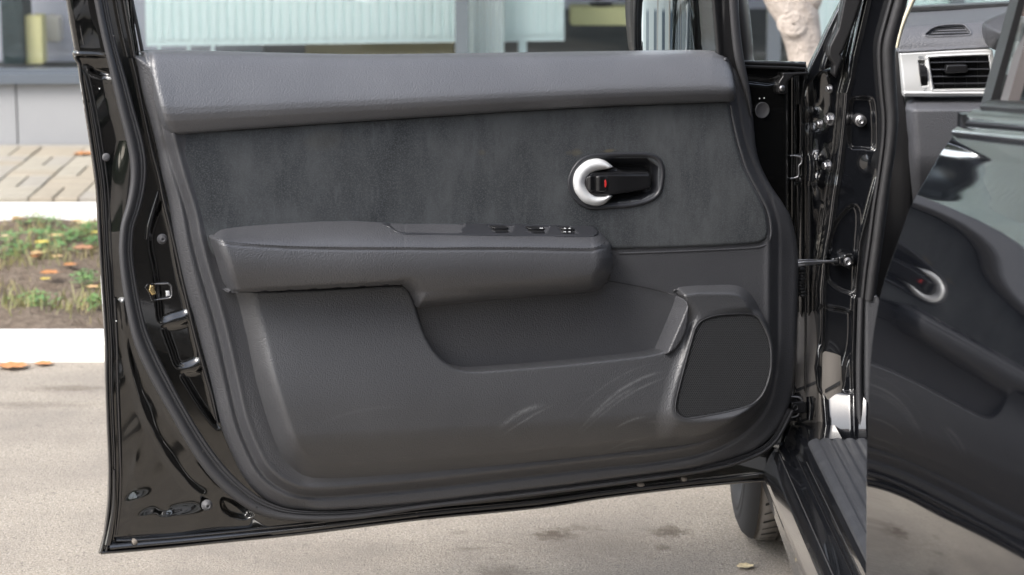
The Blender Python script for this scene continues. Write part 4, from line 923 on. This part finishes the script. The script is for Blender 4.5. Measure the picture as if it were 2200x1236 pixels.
def body_h(x, y, d):
    xe = yat(edge, y); g = x - xe
    h = -.045 + .045 * ss(g, -6, 9)
    h = h + .006 * np.exp(-((g - 14) / 5) ** 2)
    h = h - .012 * ss(sdf(box_, x, y), -2, 7) - .010 * ss(sdf(cav1, x, y), -3, 7) - .010 * ss(sdf(cav2, x, y), -3, 8)
    h = h + .006 * np.exp(-((x - np.interp(y, [0, 130, 250, 380, 520, 640, 760, 1040], [1868, 1852, 1888, 1884, 1848, 1836, 1832, 1838])) / 4) ** 2) * ss(y, 330, 420)
    h = h - .02 * ss(x, np.interp(y, [0, 130, 640, 1040], [1885, 1880, 1838, 1848]), np.interp(y, [0, 130, 640, 1040], [1905, 1900, 1856, 1866])) * 0
    # the foot of the pillar slopes out towards the sill and catches the sky
    h = h + (.034 * (1 - (1 - np.clip((y - 838) / 135, 0, 1)) ** 2) + (x - 1790) * .00020 * ss(y, 836, 850)) * ss(g, -4, 12)
    h = h + .004 * np.sin((x + y) / 37) * np.exp(-((y - 800) / 40) ** 2)
    # pressed channels in the outer flank
    o = ss(-g, 8, 14); h = h + o * (.006 * np.exp(-((x - 1722) / 3) ** 2) + .005 * np.exp(-((x - 1738) / 4) ** 2) + .005 * np.sin(y / 46) * np.exp(-((x - 1760) / 14) ** 2))
    # swollen dimples around the hinges
    for bx, by, sx, sy, am in [(1745, 228, 12, 10, -.006), (1740, 262, 14, 16, -.006), (1752, 345, 14, 12, .008), (1752, 388, 14, 14, .008), (1868, 350, 16, 18, .004), (1800, 400, 22, 14, .004)]:
        h = h + am * np.exp(-((x - bx) / sx) ** 2 - ((y - by) / sy) ** 2)
    return h + ro(d, 4, .006)
relief('hinge_pillar', np.array(body, float), body_h, M['paint_smooth'], CAR, BP, step=2.5, skirt=.05)
# outer black-out pillar strip and windscreen side
relief('pillar_trim', np.array([(1800, 60), (1812, 0), (1822, -40), (1860, -40), (1852, 0), (1832, 60), (1812, 110), (1806, 118), (1812, 127), (1796, 168), (1788, 160), (1790, 140), (1778, 120), (1780, 100)], float),
       lambda x, y, d: .012 + ro(d, 4, .006), M['satin_black'], CAR, YP(BY - .01), step=2.5, skirt=.03)
relief('outer_pillar', np.array([(1736, 152), (1744, 132), (1760, 100), (1776, 64), (1794, 28), (1814, -8), (1825, -40), (1846, -40), (1830, 10), (1812, 60), (1800, 95), (1795, 130), (1799, 140), (1790, 144), (1770, 150), (1752, 166), (1735, 186), (1729, 200), (1729, 166)], float),
       lambda x, y, d: .004 + ro(d, 4, .005) + .006 * np.exp(-((x - np.interp(y, [0, 60, 130, 160], [1826, 1800, 1776, 1768])) / 5) ** 2), M['paint_smooth'], CAR, YP(BY + .02), step=2, skirt=.02)
relief('quarter_glass', np.array([(1838, -40), (1832, 10), (1816, 60), (1803, 95), (1797, 135), (1803, 138), (1812, 110), (1832, 60), (1850, 0), (1858, -40)], float), .004, M['carglass'], CAR, YP(BY + .015), step=8, skirt=.003)
# weatherstrip round the door opening
ws = [(1936, -30, 20, .020), (1930, 0, 20, .020), (1916, 50, 20, .020), (1905, 95, 20, .020), (1904, 135, 20, .020), (1908, 200, 19, .020), (1912, 255, 18, .020), (1909, 310, 17, .020), (1899, 380, 16, .020), (1889, 450, 17, .020), (1880, 520, 17, .020), (1871, 585, 17, .020), (1864, 645, 16, .020)]
ribbon('door_opening_seal', ws, [(-1, -.03), (-.98, -.004), (-.9, .004), (-.6, .010), (-.2, .012), (.15, .010), (.38, .006), (.42, .002), (.5, .004), (.6, .008), (.8, .008), (.97, .003), (1, -.03)], mat('seal_fabric', (.020, .020, .022), .6, bump=[('n', 700, .0006, .7), ('n', 60, .002, .4)]), CAR, BP, n=6)
ribbon('door_opening_seal', [(1850, 640, 7, .022), (1848, 700, 7, .022), (1846, 780, 7, .022), (1846, 850, 7, .024), (1849, 920, 7, .03), (1857, 990, 7, .045), (1866, 1040, 7, .05)], half(8, .010, -.02), M['rubber'], CAR, BP, n=6)
KT = cr([(1852, 641), (1870, 639), (1888, 641), (1890, 700), (1888, 850), (1888, 1010), (1872, 1020), (1863, 985), (1856, 940), (1852, 880), (1851, 800), (1851, 700)], True, 3)
relief('kick_trim', KT, lambda x, y, d: .026 + ro(np.abs(x - np.interp(y, [640, 850, 990], [1852, 1852, 1864])), 14, .016) + .03 * ss(y, 860, 1010) - .002 * np.exp(-((y - 962) / 2) ** 2), M['trim'], CAR, BP, step=2, skirt=.02)
# bolts
def hexbolt(px, py, r, h, P=BP, name='hinge_bolt', parent=CAR, flip=(1, 0, 0)):
    c = one(P, px, py, h); rr = r * np.linalg.norm(c - CAM) / F; ax = np.array(flip, float)
    m = MB().lathe(c, ax, [(rr * 1.15, 0), (rr * 1.15, rr * .3)], 20).lathe(c + ax / np.linalg.norm(ax) * rr * .3, ax, [(rr * .8, 0), (rr * .8, rr * .8), (rr * .65, rr * .95)], 6)
    return m.out(name, M['steel'], parent, False)
hexbolt(1762 + 1, 266, 8, .012, flip=(-.9, -.5, 0)); hexbolt(1786, 256, 12, .012, flip=(-.9, -.5, 0)); hexbolt(1780, 356, 11, .012, flip=(-.9, -.5, 0)); hexbolt(1784, 191, 8, .012, flip=(-.9, -.5, 0))
c = one(BP, 1849, 260, .0); MB().lathe(c, (0, -1, 0), [(.0105, -.012), (.0105, .001), (.009, .0025), (.006, .003), (.0055, .007), (.0045, .008), (.0028, .008), (.0022, .005)], 22).out('striker_bolt', M['steel'], CAR, True)
# hinges
def hinge(y0, y1):
    r = relief('hinge', np.array([(1697, y0), (1721, y0), (1726, y0 + 8), (1719, y0 + 22), (1717, y0 + 32), (1716, y1 - 14), (1722, y1 - 8), (1722, y1), (1694, y1)], float), lambda x, y, d: .03 + ro(d, 3, .004) + .004 * np.sin((x - 1697) / 3.0), M['satin_black'], CAR, BP, step=1.8, skirt=.03)
    ribbon('hinge_knuckle', [(1740, y0 + 2, 9, .01), (1742, y0 + 26, 10, .012), (1740, y1 - 2, 9, .01)], half(8, .016, -.02), M['paint_smooth'], r, BP)
    ribbon('hinge_edge', [(1697, y0 + 3, 2, .033), (1712, y0 + 3, 2, .033), (1722, y0 + 8, 2, .033), (1722, y0 + 18, 2, .033), (1716, y0 + 26, 2, .033), (1716, y1 - 16, 2, .033), (1710, y1 - 10, 2, .033), (1695, y1 - 8, 2, .033)], half(5, .002, 0), M['steel'], r, BP)
hinge(332, 392); hinge(850, 905)
for xx, ya, yb, rr in ((1709, 210, 330, .0016), (1719, 225, 330, .0022), (1714, 400, 560, .002), (1738, 400, 580, .004), (1730, 600, 840, .003)):
    ribbon('hinge_post_rib', [(xx, ya, 2.5, .018), (xx + 1, (ya + yb) / 2, 2.5, .018), (xx, yb, 2.5, .018)], half(5, rr, -.01), M['paint_smooth'], CAR, BP)
# wiring boot and check strap
bt = MB()
for k in range(9):
    c = one(BP, 1722 + 2 * math.sin(k), 578 + 7 * k, .02); bt.lathe(c - np.array([0, 0, .0]), (0.1, -.1, 1), [(.004, -.003), (.0075, 0), (.004, .003)], 14)
bt.out('wiring_boot', M['rubber_dark'], CAR, True)
STR = MB()
a = one(D, 1700, 566, -.005); b = one(BP, 1775, 562, .02); c2 = one(BP, 1800, 561, .022)
for dz, r in ((.005, .0016), (-.0045, .0022), (0, .003)):
    STR.tube([a + [0, 0, dz], (a + b) / 2 + [0, 0, dz * .8], b + [0, 0, dz * .2], c2], [r, r, r * .8, r * .8], 8)
ck = STR.out('check_strap', M['steel'], CAR, True)
brk = relief('check_strap_bracket', cr([(1784, 556), (1800, 552), (1815, 546), (1830, 545), (1835, 556), (1833, 570), (1826, 578), (1815, 574), (1806, 570), (1788, 571)], True, 3), lambda x, y, d: .018 + ro(d, 4, .006) + .004 * np.sin(x / 4), M['paint_smooth'], CAR, BP, step=1.6, skirt=.02)
c = one(BP, 1821, 562, .020); MB().lathe(c, (0, -1, 0), [(.0072, 0), (.0072, .002), (.0058, .0025), (.0055, .007), (.0045, .008), (.0042, .0055), (.001, .0055)], 18).out('check_strap_bolt', M['steel'], CAR, True)

# ---- the sill, running back along the car
def extr(name, prof, y0, y1, m, n=2, smooth=False, parent=CAR, taper=None, label=None, low=None, wedge=0.0):
    V = []; Y = np.linspace(y0, y1, n)
    for yy in Y:
        for i_, (x, z) in enumerate(prof): V.append((x + (taper(yy) if taper else 0) + (low(yy, i_) if low else 0), yy, z + wedge * max(3.18 - yy, 0)))
    k = len(prof); Fs = [(i * k + j, i * k + j + 1, (i + 1) * k + j + 1, (i + 1) * k + j) for i in range(n - 1) for j in range(k - 1)]
    return mesh(name, V, Fs, m, parent, smooth, label)
sillprof = [(.60, .19), (.50, .165), (.470, .168), (.4675, .172), (.4705, .198), (.4715, .203), (.4725, .214), (.474, .222), (.482, .243), (.487, .252), (.492, .258), (.497, .2605), (.500, .2575), (.516, .2595), (.522, .262), (.5265, .278), (.530, .287), (.536, .291), (.548, .292), (.6, .292)]
extr('sill', sillprof, 1.2, 4.34, M['paint_smooth'], 24, False, low=lambda y, i: .014 * float(ss(y, 3.3, 4.3)) * max(0, 1 - max(i - 3, 0) / 3))
extr('sill_seam', [(.4945, .2612), (.4955, .2628), (.4965, .2612)], 1.2, 4.22, M['steel'], 2)
extr('sill_seam', [(.5212, .2632), (.522, .2645), (.5228, .2632)], 1.2, 4.20, M['satin_black'], 2)
extr('sill_seam', [(.5262, .2792), (.5268, .2802), (.5276, .2795)], 1.2, 4.10, M['steel'], 2)
ytop = 4.17
sp = [(.537, .2915), (.5385, .2965), (.546, .3005)]
for k in range(6):
    x0 = .552 + k * .020; sp += [(x0, .302), (x0 + .004, .2995), (x0 + .007, .2995), (x0 + .011, .302), (x0 + .016, .3025)]
M['scuffplate'] = mat('ribbed_sill_plastic', (.033, .035, .040), .42, bump=[('v', 500, .0005, .6)], var=[(30, .5, .8, (.055, .057, .062), 4)])
extr('sill_scuff_plate', sp, 1.2, ytop, M['scuffplate'], 2, False)
mesh('sill_scuff_end', [(.537, ytop, .2915), (.546, ytop, .3005), (.67, ytop, .3025), (.67, ytop + .02, .28), (.54, ytop + .02, .28)], [(0, 1, 2, 3, 4)], M['scuffplate'], CAR, False)

# ---- closed rear door: one curved pressing with a shoulder
YB = 3.18
rp = [(1860, 1300), (1860, 1236), (1861, 1100), (1862, 970), (1866, 850), (1873, 740), (1887, 650), (1907, 580), (1932, 510), (1957, 440), (1979, 400), (2003, 359), (2024, 322), (2046, 292)]
PB = YP(YB); pr = []
for px, py in cr(rp, False, 5):
    q = one(PB, px, py); pr.append((q[0], q[2]))
z_lo = pr[0][1]
pr = [(pr[0][0] - .003, .16), (pr[0][0] - .001, .22), (pr[0][0], .29)] + pr
pr = np.array(pr)
def rear_taper(y): return 0.0 * (YB - y)
def crown_x(y, z):                                       # double curvature of the pressed door skin
    t = min(max(YB - y, 0), .9); return -.0335 * t + .0888 * t * t + .109 * t * (z - .7) + .0248 * (1 - math.exp(-t / .25))
def plan(y):                                             # the flank turns in slightly towards the pillar edge
    return crown_x(y, .93 + .103 * max(YB - y, 0)) 
V = []; ys_ = np.concatenate([[YB + .004, YB + .0015, YB, YB - .002, YB - .005], np.linspace(YB - .02, 1.2, 60)])
offs = [.030, .004, .001, 0, 0] + [0] * 60
for yy, of in zip(ys_, offs):
    for x, z in pr: t_ = max(YB - yy, 0); zz_ = z + .103 * t_; V.append((x + crown_x(yy, zz_) + of, yy, zz_))
k = len(pr); Fs = [(i * k + j, i * k + j + 1, (i + 1) * k + j + 1, (i + 1) * k + j) for i in range(len(ys_) - 1) for j in range(k - 1)]
M['mirrorpaint'] = mat('polished_black_paint', (.004, .0045, .006), .035, spec=.55, coat=.4)
RD = mesh('rear_door', V, Fs, M['mirrorpaint'], CAR, True, 'closed rear door reflecting the open front door')
xt, zt_ = pr[-1]
def strip_y(name, prof, m, y1=YB, smooth=False):
    return extr(name, [(xt + a, zt_ + b) for a, b in prof], 1.2, y1, m, 30, smooth, RD, taper=lambda y: plan(min(y, YB)), wedge=.103)
M['chrome'] = mat('bright_trim', (.75, .75, .78), .12, metal=1)
strip_y('belt_trim', [(0, 0), (-.004, .002), (-.004, .006), (.002, .011), (.010, .013)], M['chrome'], YB - .01, True)
strip_y('belt_moulding', [(.008, .006), (.006, .016), (.009, .026), (.020, .033), (.028, .034), (.03, .03)], M['paint_smooth'], YB - .02, True)
strip_y('glass_wiper', [(.028, .03), (.024, .038), (.034, .045), (.045, .046), (.05, .03)], M['black_plastic'], YB - .03, True)
MB().box((xt + .016, YB - .014, zt_ + .018), (.022, .02, .024)).out('moulding_cap', M['paint_smooth'], RD)
# rear window frame leaning inwards above the belt
def fr(px0, px1, y0, y1, Y): 
    return [one(YP(Y), *q) for q in ((px0[0], y0), (px0[1], y0), (px1[1], y1), (px1[0], y1))]
def frame_strip(name, x0, x1, m, Y, dep):
    top = one(YP(Y), x1[0], -60); top2 = one(YP(Y), x1[1], -60); bt0 = one(YP(Y), x0[0], 232); bt1 = one(YP(Y), x0[1], 232)
    q = [bt0, bt1, top2, top]; dv = np.array([0, dep, 0]); V = q + [v + dv for v in q]
    return mesh(name, V, [(3, 2, 1, 0), (4, 5, 6, 7), (0, 4, 7, 3), (1, 2, 6, 5), (0, 1, 5, 4), (2, 3, 7, 6)], m, RD, False)
frame_strip('window_strip', (2124, 2141), (2205, 2222), M['satin_black'], YB - .02, .05)
frame_strip('window_strip', (2161, 2186), (2245, 2268), mat('glass_reflection_grey', (.10, .09, .09), .35, coat=.5), YB - .10, .04)  # not a real post: this band paints a pinkish grey reflection in the glass
relief('window_pane', np.array([(2138, 240), (2220, -60), (2400, -60), (2400, 330), (2250, 300)], float), 0.0, glass_mat('rear_tinted_glass', (.30, .36, .36), 1.6), RD, plane(one(YP(YB - .03), 2150, 230), (-.97, -.24, .0)), step=20, skirt=.004)

M['tint'] = glass_mat('dark_tinted_glass', (.12, .13, .13), 1.5)  # tint kept very dark to cut light passing through the cabin
MB().box((xt + .10, 2.2, 1.17), (.008, 1.75, .42)).out('window_pane', M['tint'], RD)
# ---- dashboard
DY = 4.78
def dash(name, poly, hf, m, step=2.5, skirt=.03, Y=DY, parent=None, smooth=True):
    return relief(name, np.array(poly, float), hf, m, parent or DASH, YP(Y), step=step, skirt=skirt)
M['dash'] = mat('grained_dashboard', (.085, .087, .096), .42, bump=[('v', 460, .0009, .9)])

DASH = part('dashboard', CAR, (1.0, DY, .5))
# windscreen shelf: slopes back to the glass
def top_dash(x, y, d): return -.02 - .42 * np.clip((60 - (x - 2040) * .07 - y) / 45, 0, 1)
DT = dash('dashboard_top', cr([(1938, 57), (1947, 22), (1960, 15), (2190, 4), (2260, 0), (2260, 50), (2152, 42), (2050, 50)], True, 4), top_dash, M['dash'])
def upd(x, y, d): return -.02 + .05 * np.sin(np.clip((y - 40) / 70, 0, 1) * math.pi / 2) + .004 * np.exp(-((y - (112 - (x - 1934) * .05)) / 4) ** 2) + ro(d, 4, .004)
vo = cr([(1988, 77), (1993, 68), (2006, 59), (2026, 54), (2050, 52), (2070, 53), (2078, 60), (2085, 73), (2060, 76), (2020, 78)], True, 4)
def upd2(x, y, d):
    s = sdf(vo, x, y); return upd(x, y, d) + .003 * np.exp(-(s / 2.2) ** 2) - .010 * ss(s, 1, 4)
DU = dash('dashboard_upper', cr([(1937, 58), (2050, 50), (2152, 42), (2240, 36), (2240, 118), (2130, 104), (2119, 104), (2040, 109), (1990, 112), (1934, 115), (1930, 100), (1933, 75)], True, 4), upd2, M['dash'], step=1.6)
for k, (yy, xa, xb) in enumerate(((57, 2020, 2068), (62, 2007, 2073), (67.5, 1999, 2078), (73.5, 1993, 2082))):
    ribbon('defroster_slat', [(xa, yy + 1.5, 1.3, .012), ((xa + xb) / 2, yy, 1.3, .012), (xb, yy - 1, 1.3, .012)], half(4, .003, 0), M['black_plastic'], DU, YP(DY))
ven = cr([(1996, 128), (2000, 124), (2060, 121), (2120, 119), (2124, 123), (2129, 155), (2131, 186), (2128, 191), (2070, 192), (2010, 193), (2005, 189), (2000, 160)], True, 4)
slot = np.array([(1972, 130), (1987, 130), (1994, 185), (1979, 186)], float)
def silv(x, y, d):
    return .035 + ro(d, 3, .003) + .012 * ss(y, 115, 200) + .002 * np.exp(-((sdf(ven, x, y) + 2) / 2) ** 2) - .03 * ss(sdf(ven, x, y), 0, 3) - .012 * ss(sdf(slot, x, y), 0, 2.5) + .003 * np.exp(-((y - 201) / 3) ** 2)
M['silverpanel'] = mat('satin_silver_panel', (.55, .555, .55), .38, metal=.35)
SP = dash('silver_vent_panel', [(1933, 115), (1990, 112), (2040, 109), (2119, 106), (2132, 107), (2136, 130), (2141, 152), (2136, 190), (2133, 207), (2000, 208), (1943, 208), (1940, 180), (1937, 150)], silv, M['silverpanel'], step=1.3)
dash('vent_cavity', ven + (ven - ven.mean(0)) * .02, lambda x, y, d: .018 + 0 * d, M['seam'], step=4, skirt=.002, parent=SP)
for k, (ya, yb) in enumerate(((135, 133), (150, 149), (165, 164), (180, 179))):
    ribbon('vent_louvre', [(1999 + k, ya, 1.6, .034), (2060, (ya + yb) / 2, 1.6, .034), (2129, yb, 1.6, .034)], [(-1, -.02), (-1, .001), (0, .002), (1, .001), (1, -.012)], M['plate'], SP, YP(DY))
for xx in (2025, 2050, 2075, 2100):
    ribbon('vent_vane', [(xx - 1, 124, .7, .022), (xx, 150, .7, .022), (xx + 2, 191, .7, .022)], half(3, .004, -.004), M['black_plastic'], SP, YP(DY))
relief('vent_slider', cr([(2033, 143), (2036, 140), (2073, 139), (2078, 143), (2078, 155), (2062, 157), (2034, 158), (2031, 152)], True, 3), lambda x, y, d: .050 + ro(d, 3, .006), M['black_plastic'], SP, YP(DY), step=1.2, skirt=.02)
relief('vent_wheel', cr([(1975, 143), (1980, 141), (1988, 142), (1992, 150), (1993, 170), (1992, 182), (1982, 183), (1979, 175)], True, 3), lambda x, y, d: .040 + .010 * np.sin(np.clip((y - 141) / 42, 0, 1) * math.pi) + .0012 * np.sin(y * 2.4), M['black_plastic'], SP, YP(DY), step=.9, skirt=.01)
gm = MB()
for k in range(3):
    q = [(1973, 121.0 + k * 2), (1984, 120.5 + k * 2), (1984, 121.6 + k * 2), (1973, 122.1 + k * 2)]; gm.add([one(YP(DY), a_, b_, .0385) for a_, b_ in q], [(3, 2, 1, 0)])
for q in ([(1984, 190), (1992, 189.6), (1992, 190.5), (1984, 190.9)], [(1990, 190), (1992, 190), (1986, 195), (1984, 195)], [(1984, 195), (1992, 194.6), (1992, 195.5), (1984, 195.9)]):
    gm.add([one(YP(DY), a_, b_, .052) for a_, b_ in q], [(3, 2, 1, 0)])
gm.out('vent_symbol', M['frame'], SP)
dash('dashboard_lower', cr([(1943, 209), (2000, 210), (2140, 209), (2260, 209), (2260, 600), (2100, 560), (1990, 470), (1962, 442), (1957, 437), (1955, 380), (1952, 300), (1946, 240)], True, 3),
     lambda x, y, d: .020 + .05 * ss(y, 207, 240) + ro(x - np.interp(y, [209, 300, 437], [1943, 1952, 1957]), 26, .05) - .04 * ss(y, 330, 460), M['dash'])
dash('dashboard_end', cr([(1924, 112), (1934, 110), (1942, 205), (1950, 260), (1957, 330), (1958, 440), (1953, 470), (1935, 520), (1900, 640), (1880, 645), (1880, 560), (1895, 450), (1912, 330), (1918, 250)], True, 3),
     lambda x, y, d: .0 + ro(d, 4, .004) + .02 * ss(x, 1905, 1950), M['black_plastic'])
dash('steering_column_hood', cr([(2117, 58), (2125, 48), (2150, 36), (2180, 26), (2240, 14), (2260, 60), (2240, 120), (2180, 125), (2150, 110), (2134, 107), (2124, 96), (2117, 76)], True, 4),
     lambda x, y, d: .05 + .06 * np.sin(np.clip(d / 60, 0, 1) * math.pi / 2), M['trim'])
ribbon('pillar_lining', [(1976, -40, 6, .02), (1961, 0, 6, .02), (1946, 36, 5, .02), (1935, 68, 4.5, .02), (1927, 103, 4, .02)], half(6, .01, -.02), mat('cream_lining', (.55, .50, .38), .8), CAR, YP(DY - .2))
# windscreen: black printed edge, then glass
wsl = [(1940, 24), (1951, 18), (2060, 13), (2190, 6), (2300, 0)]
WSP = plane(one(YP(5.20), 2060, 14), (0, .5, -.87))
WSP = YP(5.15)
relief('windscreen_border', np.array([(1935, 30), (1951, 17), (2060, 12.5), (2190, 6.5), (2300, 1), (2300, 12), (2190, 16), (2060, 22), (1950, 27)], float), .002, M['seam'], CAR, WSP, step=3, skirt=.003)
relief('windscreen', np.array([(1930, 30), (1975, -60), (2300, -60), (2300, 12), (2060, 20)], float), .0, glass_mat('windscreen_glass', (.88, .95, .93), 1.5), CAR, WSP, step=20, skirt=.004)
fb = MB()
for i in range(90):
    xx = 1955 + i * 2.9; yy = np.interp(xx, [1951, 2060, 2190, 2300], [17, 12.5, 6.5, 1]); q = [(xx, yy + .5), (xx + 1.5, yy + .4), (xx + 1.3, yy - 2.2), (xx + .2, yy - 2.1)]
    fb.add([one(WSP, a_, b_, .003) for a_, b_ in q], [(3, 2, 1, 0)])
o = fb.out('windscreen_dot_print', M['seam'], CAR); o['kind'] = 'stuff'

# ---- shell that closes the cabin, fender, bonnet
cab = MB()
cab.box((1.25, 3.1, .26), (1.28, 3.6, .02)); cab.box((2.02, 3.2, .62), (.04, 3.6, .75)); cab.box((1.3, 4.86, .45), (1.5, .04, .62))
cab.out('cabin_floor', M['seam'], CAR)
cab = MB(); cab.box((1.3, 2.6, 1.50), (1.3, 2.8, .04)); cab.box((1.3, 1.2, .8), (1.5, .04, 1.4)); cab.out('roof', M['paint_smooth'], CAR)
MB().box((2.0, 3.0, 1.24), (.02, 3.9, .5)).box((1.3, 1.2, 1.2), (1.4, .02, .6)).out('far_light_block_glass', M['tint'], CAR)  # unseen panes, added solid dark to reduce light from the right
for sx in (.95, 1.65):
    MB().box((sx, 2.9, .55), (.5, .5, .16)).box((sx, 2.62, .85), (.48, .14, .62)).box((sx, 2.60, 1.22), (.26, .10, .16)).out('seat', M['suede'], CAR)
# bonnet and front wing
def sheetV(rows): 
    R, C = len(rows), len(rows[0]); return np.array(rows).reshape(-1, 3), [(i * C + j, i * C + j + 1, (i + 1) * C + j + 1, (i + 1) * C + j) for i in range(R - 1) for j in range(C - 1)]
rows = []
for t in np.linspace(0, 1, 14):
    y = 4.42 + 1.15 * t; xo = .50 + .015 * math.sin(t * 3) + .16 * t ** 4; zt2 = .86 - .10 * t - .15 * t ** 3
    rows.append([(xo + .02, y, .22 if abs(y - 4.66) > .36 else .22 + math.sqrt(max(.36 ** 2 - (y - 4.66) ** 2, 0)) + .06), (xo - .01, y, .66), (xo, y, zt2 - .10), (xo + .03, y, zt2 - .03), (xo + .07, y, zt2)])
V, Fs = sheetV(rows); mesh('front_wing', V, Fs, M['paint_smooth'], CAR, True)
rows = []
for t in np.linspace(0, 1, 10):
    y = 5.16 + .45 * t; zt2 = .80 - .03 * t - .15 * t ** 3; rows.append([(.56 + .1 * t ** 3, y, zt2), (.85, y, zt2 + .03), (1.25, y, zt2 + .05), (1.65, y, zt2 + .03), (2.0, y, zt2)])
V, Fs = sheetV(rows); mesh('bonnet', V, Fs, M['paint_smooth'], CAR, True)

# ---- front wheel
WC = np.array([.462 + .095, 4.625, .305]); a = math.radians(-1.2)
axw = np.array([-math.cos(a), -math.sin(a), 0]); fw = np.array([-math.sin(a), math.cos(a), 0]); up = np.array([0, 0, 1.])
M['tyre'] = mat('tyre_rubber', (.15, .138, .125), .85, bump=[('n', 200, .0006, .5)]); M['tyre_side'] = mat('tyre_sidewall', (.018, .018, .019), .75)
def wheel_lathe(prof, n=72):
    V = []; 
    for s, r in prof:
        for k in range(n):
            t = 2 * math.pi * k / n; V.append(WC + axw * s + r * (math.cos(t) * fw + math.sin(t) * up))
    return V, [(i * n + k, i * n + (k + 1) % n, (i + 1) * n + (k + 1) % n, (i + 1) * n + k) for i in range(len(prof) - 1) for k in range(n)]
WH = part('wheel', CAR, tuple(WC))
V, Fs = wheel_lathe([(.078, .205), (.090, .215), (.096, .235), (.0975, .245), (.0955, .247), (.097, .250), (.0965, .262), (.0945, .264), (.095, .268), (.086, .288), (.076, .297), (.070, .300)]); mesh('tyre_sidewall', V, Fs, M['tyre_side'], WH, True)
V, Fs = wheel_lathe([(.070, .300), (.068, .296), (.064, .296), (.062, .302), (.03, .3045), (.028, .297), (.022, .297), (.02, .3045), (-.02, .3045), (-.022, .297), (-.028, .297), (-.03, .3045), (-.062, .302), (-.064, .296), (-.068, .296), (-.076, .297), (-.09, .28), (-.095, .25), (-.08, .205)])
mesh('tyre', V, Fs, M['tyre'], WH, True)
gr = MB(); n = 66  # raised black strips stand in for the dark of the cut grooves
for k in range(n):
    t = 2 * math.pi * k / n
    if math.sin(t) > .2: continue
    for s0, s1, wd in ((.034, .060, .0034 if k % 2 else .0018), (-.018, .018, .0025), (-.060, -.034, .003)):
        pts = []
        for j in range(4):
            s = s0 + (s1 - s0) * j / 3; tt = t + (j / 3) * .05; pts.append((s, tt))
        for j in range(3):
            q = []
            for (s, tt), e in ((pts[j], -wd), (pts[j + 1], -wd), (pts[j + 1], wd), (pts[j], wd)):
                te = tt + e / .3; q.append(WC + axw * s + (.3056 - max(abs(s) - .03, 0) * .04) * (math.cos(te) * fw + math.sin(te) * up))
            gr.add(q, [(0, 1, 2, 3)])
o = gr.out('tread_dark_strip', M['seam'], WH); o['kind'] = 'stuff'
V, Fs = wheel_lathe([(.05, .12), (.052, .17), (.070, .19), (.082, .202), (.082, .208), (.074, .212), (.05, .196), (-.08, .19)]); mesh('rim', V, Fs, M['silver'], WH, True)
V, Fs = wheel_lathe([(.055, .0), (.06, .03), (.058, .05), (.03, .10), (.02, .19)]); mesh('wheel_disc', V, Fs, M['silver'], WH, True)
for k in range(5):
    t = 2 * math.pi * k / 5 - math.pi / 2 + .1; dr = math.cos(t) * fw + math.sin(t) * up
    MB().tube([WC + axw * .060 + dr * .03, WC + axw * .062 + dr * .12, WC + axw * .068 + dr * .195], [.028, .020, .022], 8).out('spoke', M['silver'], WH, True)
for wy in (2.1 - .05,):
    pass

# ================================================================== BEHIND THE CAMERA (seen in the paint and the mirror)
M['hedge'] = mat('hedge_green', (.04, .07, .02), .7, bump=[('n', 6, .1, .8)], var=[(3, .4, .6, (.07, .11, .03), 5)])
H_ = thing('hedge', 'clipped green hedge across the street, seen only in the car\'s reflections', 'hedge', (0, -14, 0))
rows = []
for i in range(60):
    x = -26 + i * .9; rows.append([(x, -13.4 + .2 * math.sin(i * 1.7), 0), (x, -13.5 + .25 * math.sin(i * 2.9), 1.0), (x + .1, -13.7 + .2 * math.sin(i * 2.1), 1.5 + .3 * math.sin(i * 1.3) + .3 * random.random()), (x, -15, 1.6)])
V, Fs = sheetV(rows); mesh('foliage', V, Fs, M['hedge'], H_, True)
HS = thing('house', 'pale house across the street, seen only in the mirror and the paint', 'house', (-4, -22, 0))
MB().box((-4, -24, 2.6), (16, 4, 5.2)).out('wall', mat('cream_render', (.62, .60, .55), .9), HS)
rf = MB(); rf.add([(-12.4, -21.6, 5.2), (4.4, -21.6, 5.2), (4.4, -26.4, 5.2), (-12.4, -26.4, 5.2), (-12.4, -24, 7.2), (4.4, -24, 7.2)], [(0, 1, 5, 4), (2, 3, 4, 5), (1, 2, 5), (3, 0, 4)]); rf.out('roof', mat('brown_roof', (.16, .09, .06), .8), HS)
for k in range(5):
    MB().box((-10 + 3 * k, -21.97, 3.2), (1.1, .08, 1.4)).out('window', M['sill'], HS)
FN = thing('fence', 'grey steel railing fence across the street, seen in the door mirror', 'fence', (0, -11, 0))
fm = MB(); fm.box((-2, -11, 1.45), (18, .04, .04)).box((-2, -11, .3), (18, .04, .04)); fm.out('rail', M['steel'], FN)
bar = MB().box((-2, -11, .75), (.02, .02, 1.4)).out('bar', M['steel'], FN)
for k in range(90):
    c = bar.copy(); COL.objects.link(c); c.parent = FN; c.location = (-8.9 + k * .2, 0, 0)
for i, (tx, ty, hgt, lab) in enumerate([(-1.3, -7.5, 5.5, 'slim tree nearest the house across the street, reflected in the mirror'), (.7, -8.6, 6, 'slim tree in the middle across the street, reflected in the mirror'), (3.5, -12, 7, 'broad tree at the right across the street, reflected in the paint')]):
    t = thing('tree', lab, 'tree', (tx, ty, 0), 'trees across the street')
    MB().tube([(tx, ty, -.05), (tx + .1, ty, 1.5), (tx - .05, ty, 3.2), (tx + .1, ty, hgt)], [.12, .10, .08, .04], 12).out('trunk', M['bark'], t, True)
    MB().tube([(tx, ty, 2.0), (tx + .6, ty + .1, 3.5), (tx + .9, ty, hgt)], [.06, .05, .02], 8).out('branch', M['bark'], t, True)
    crown((tx, ty, hgt), (1.9, 1.7, 1.6), 1500, .13, t)
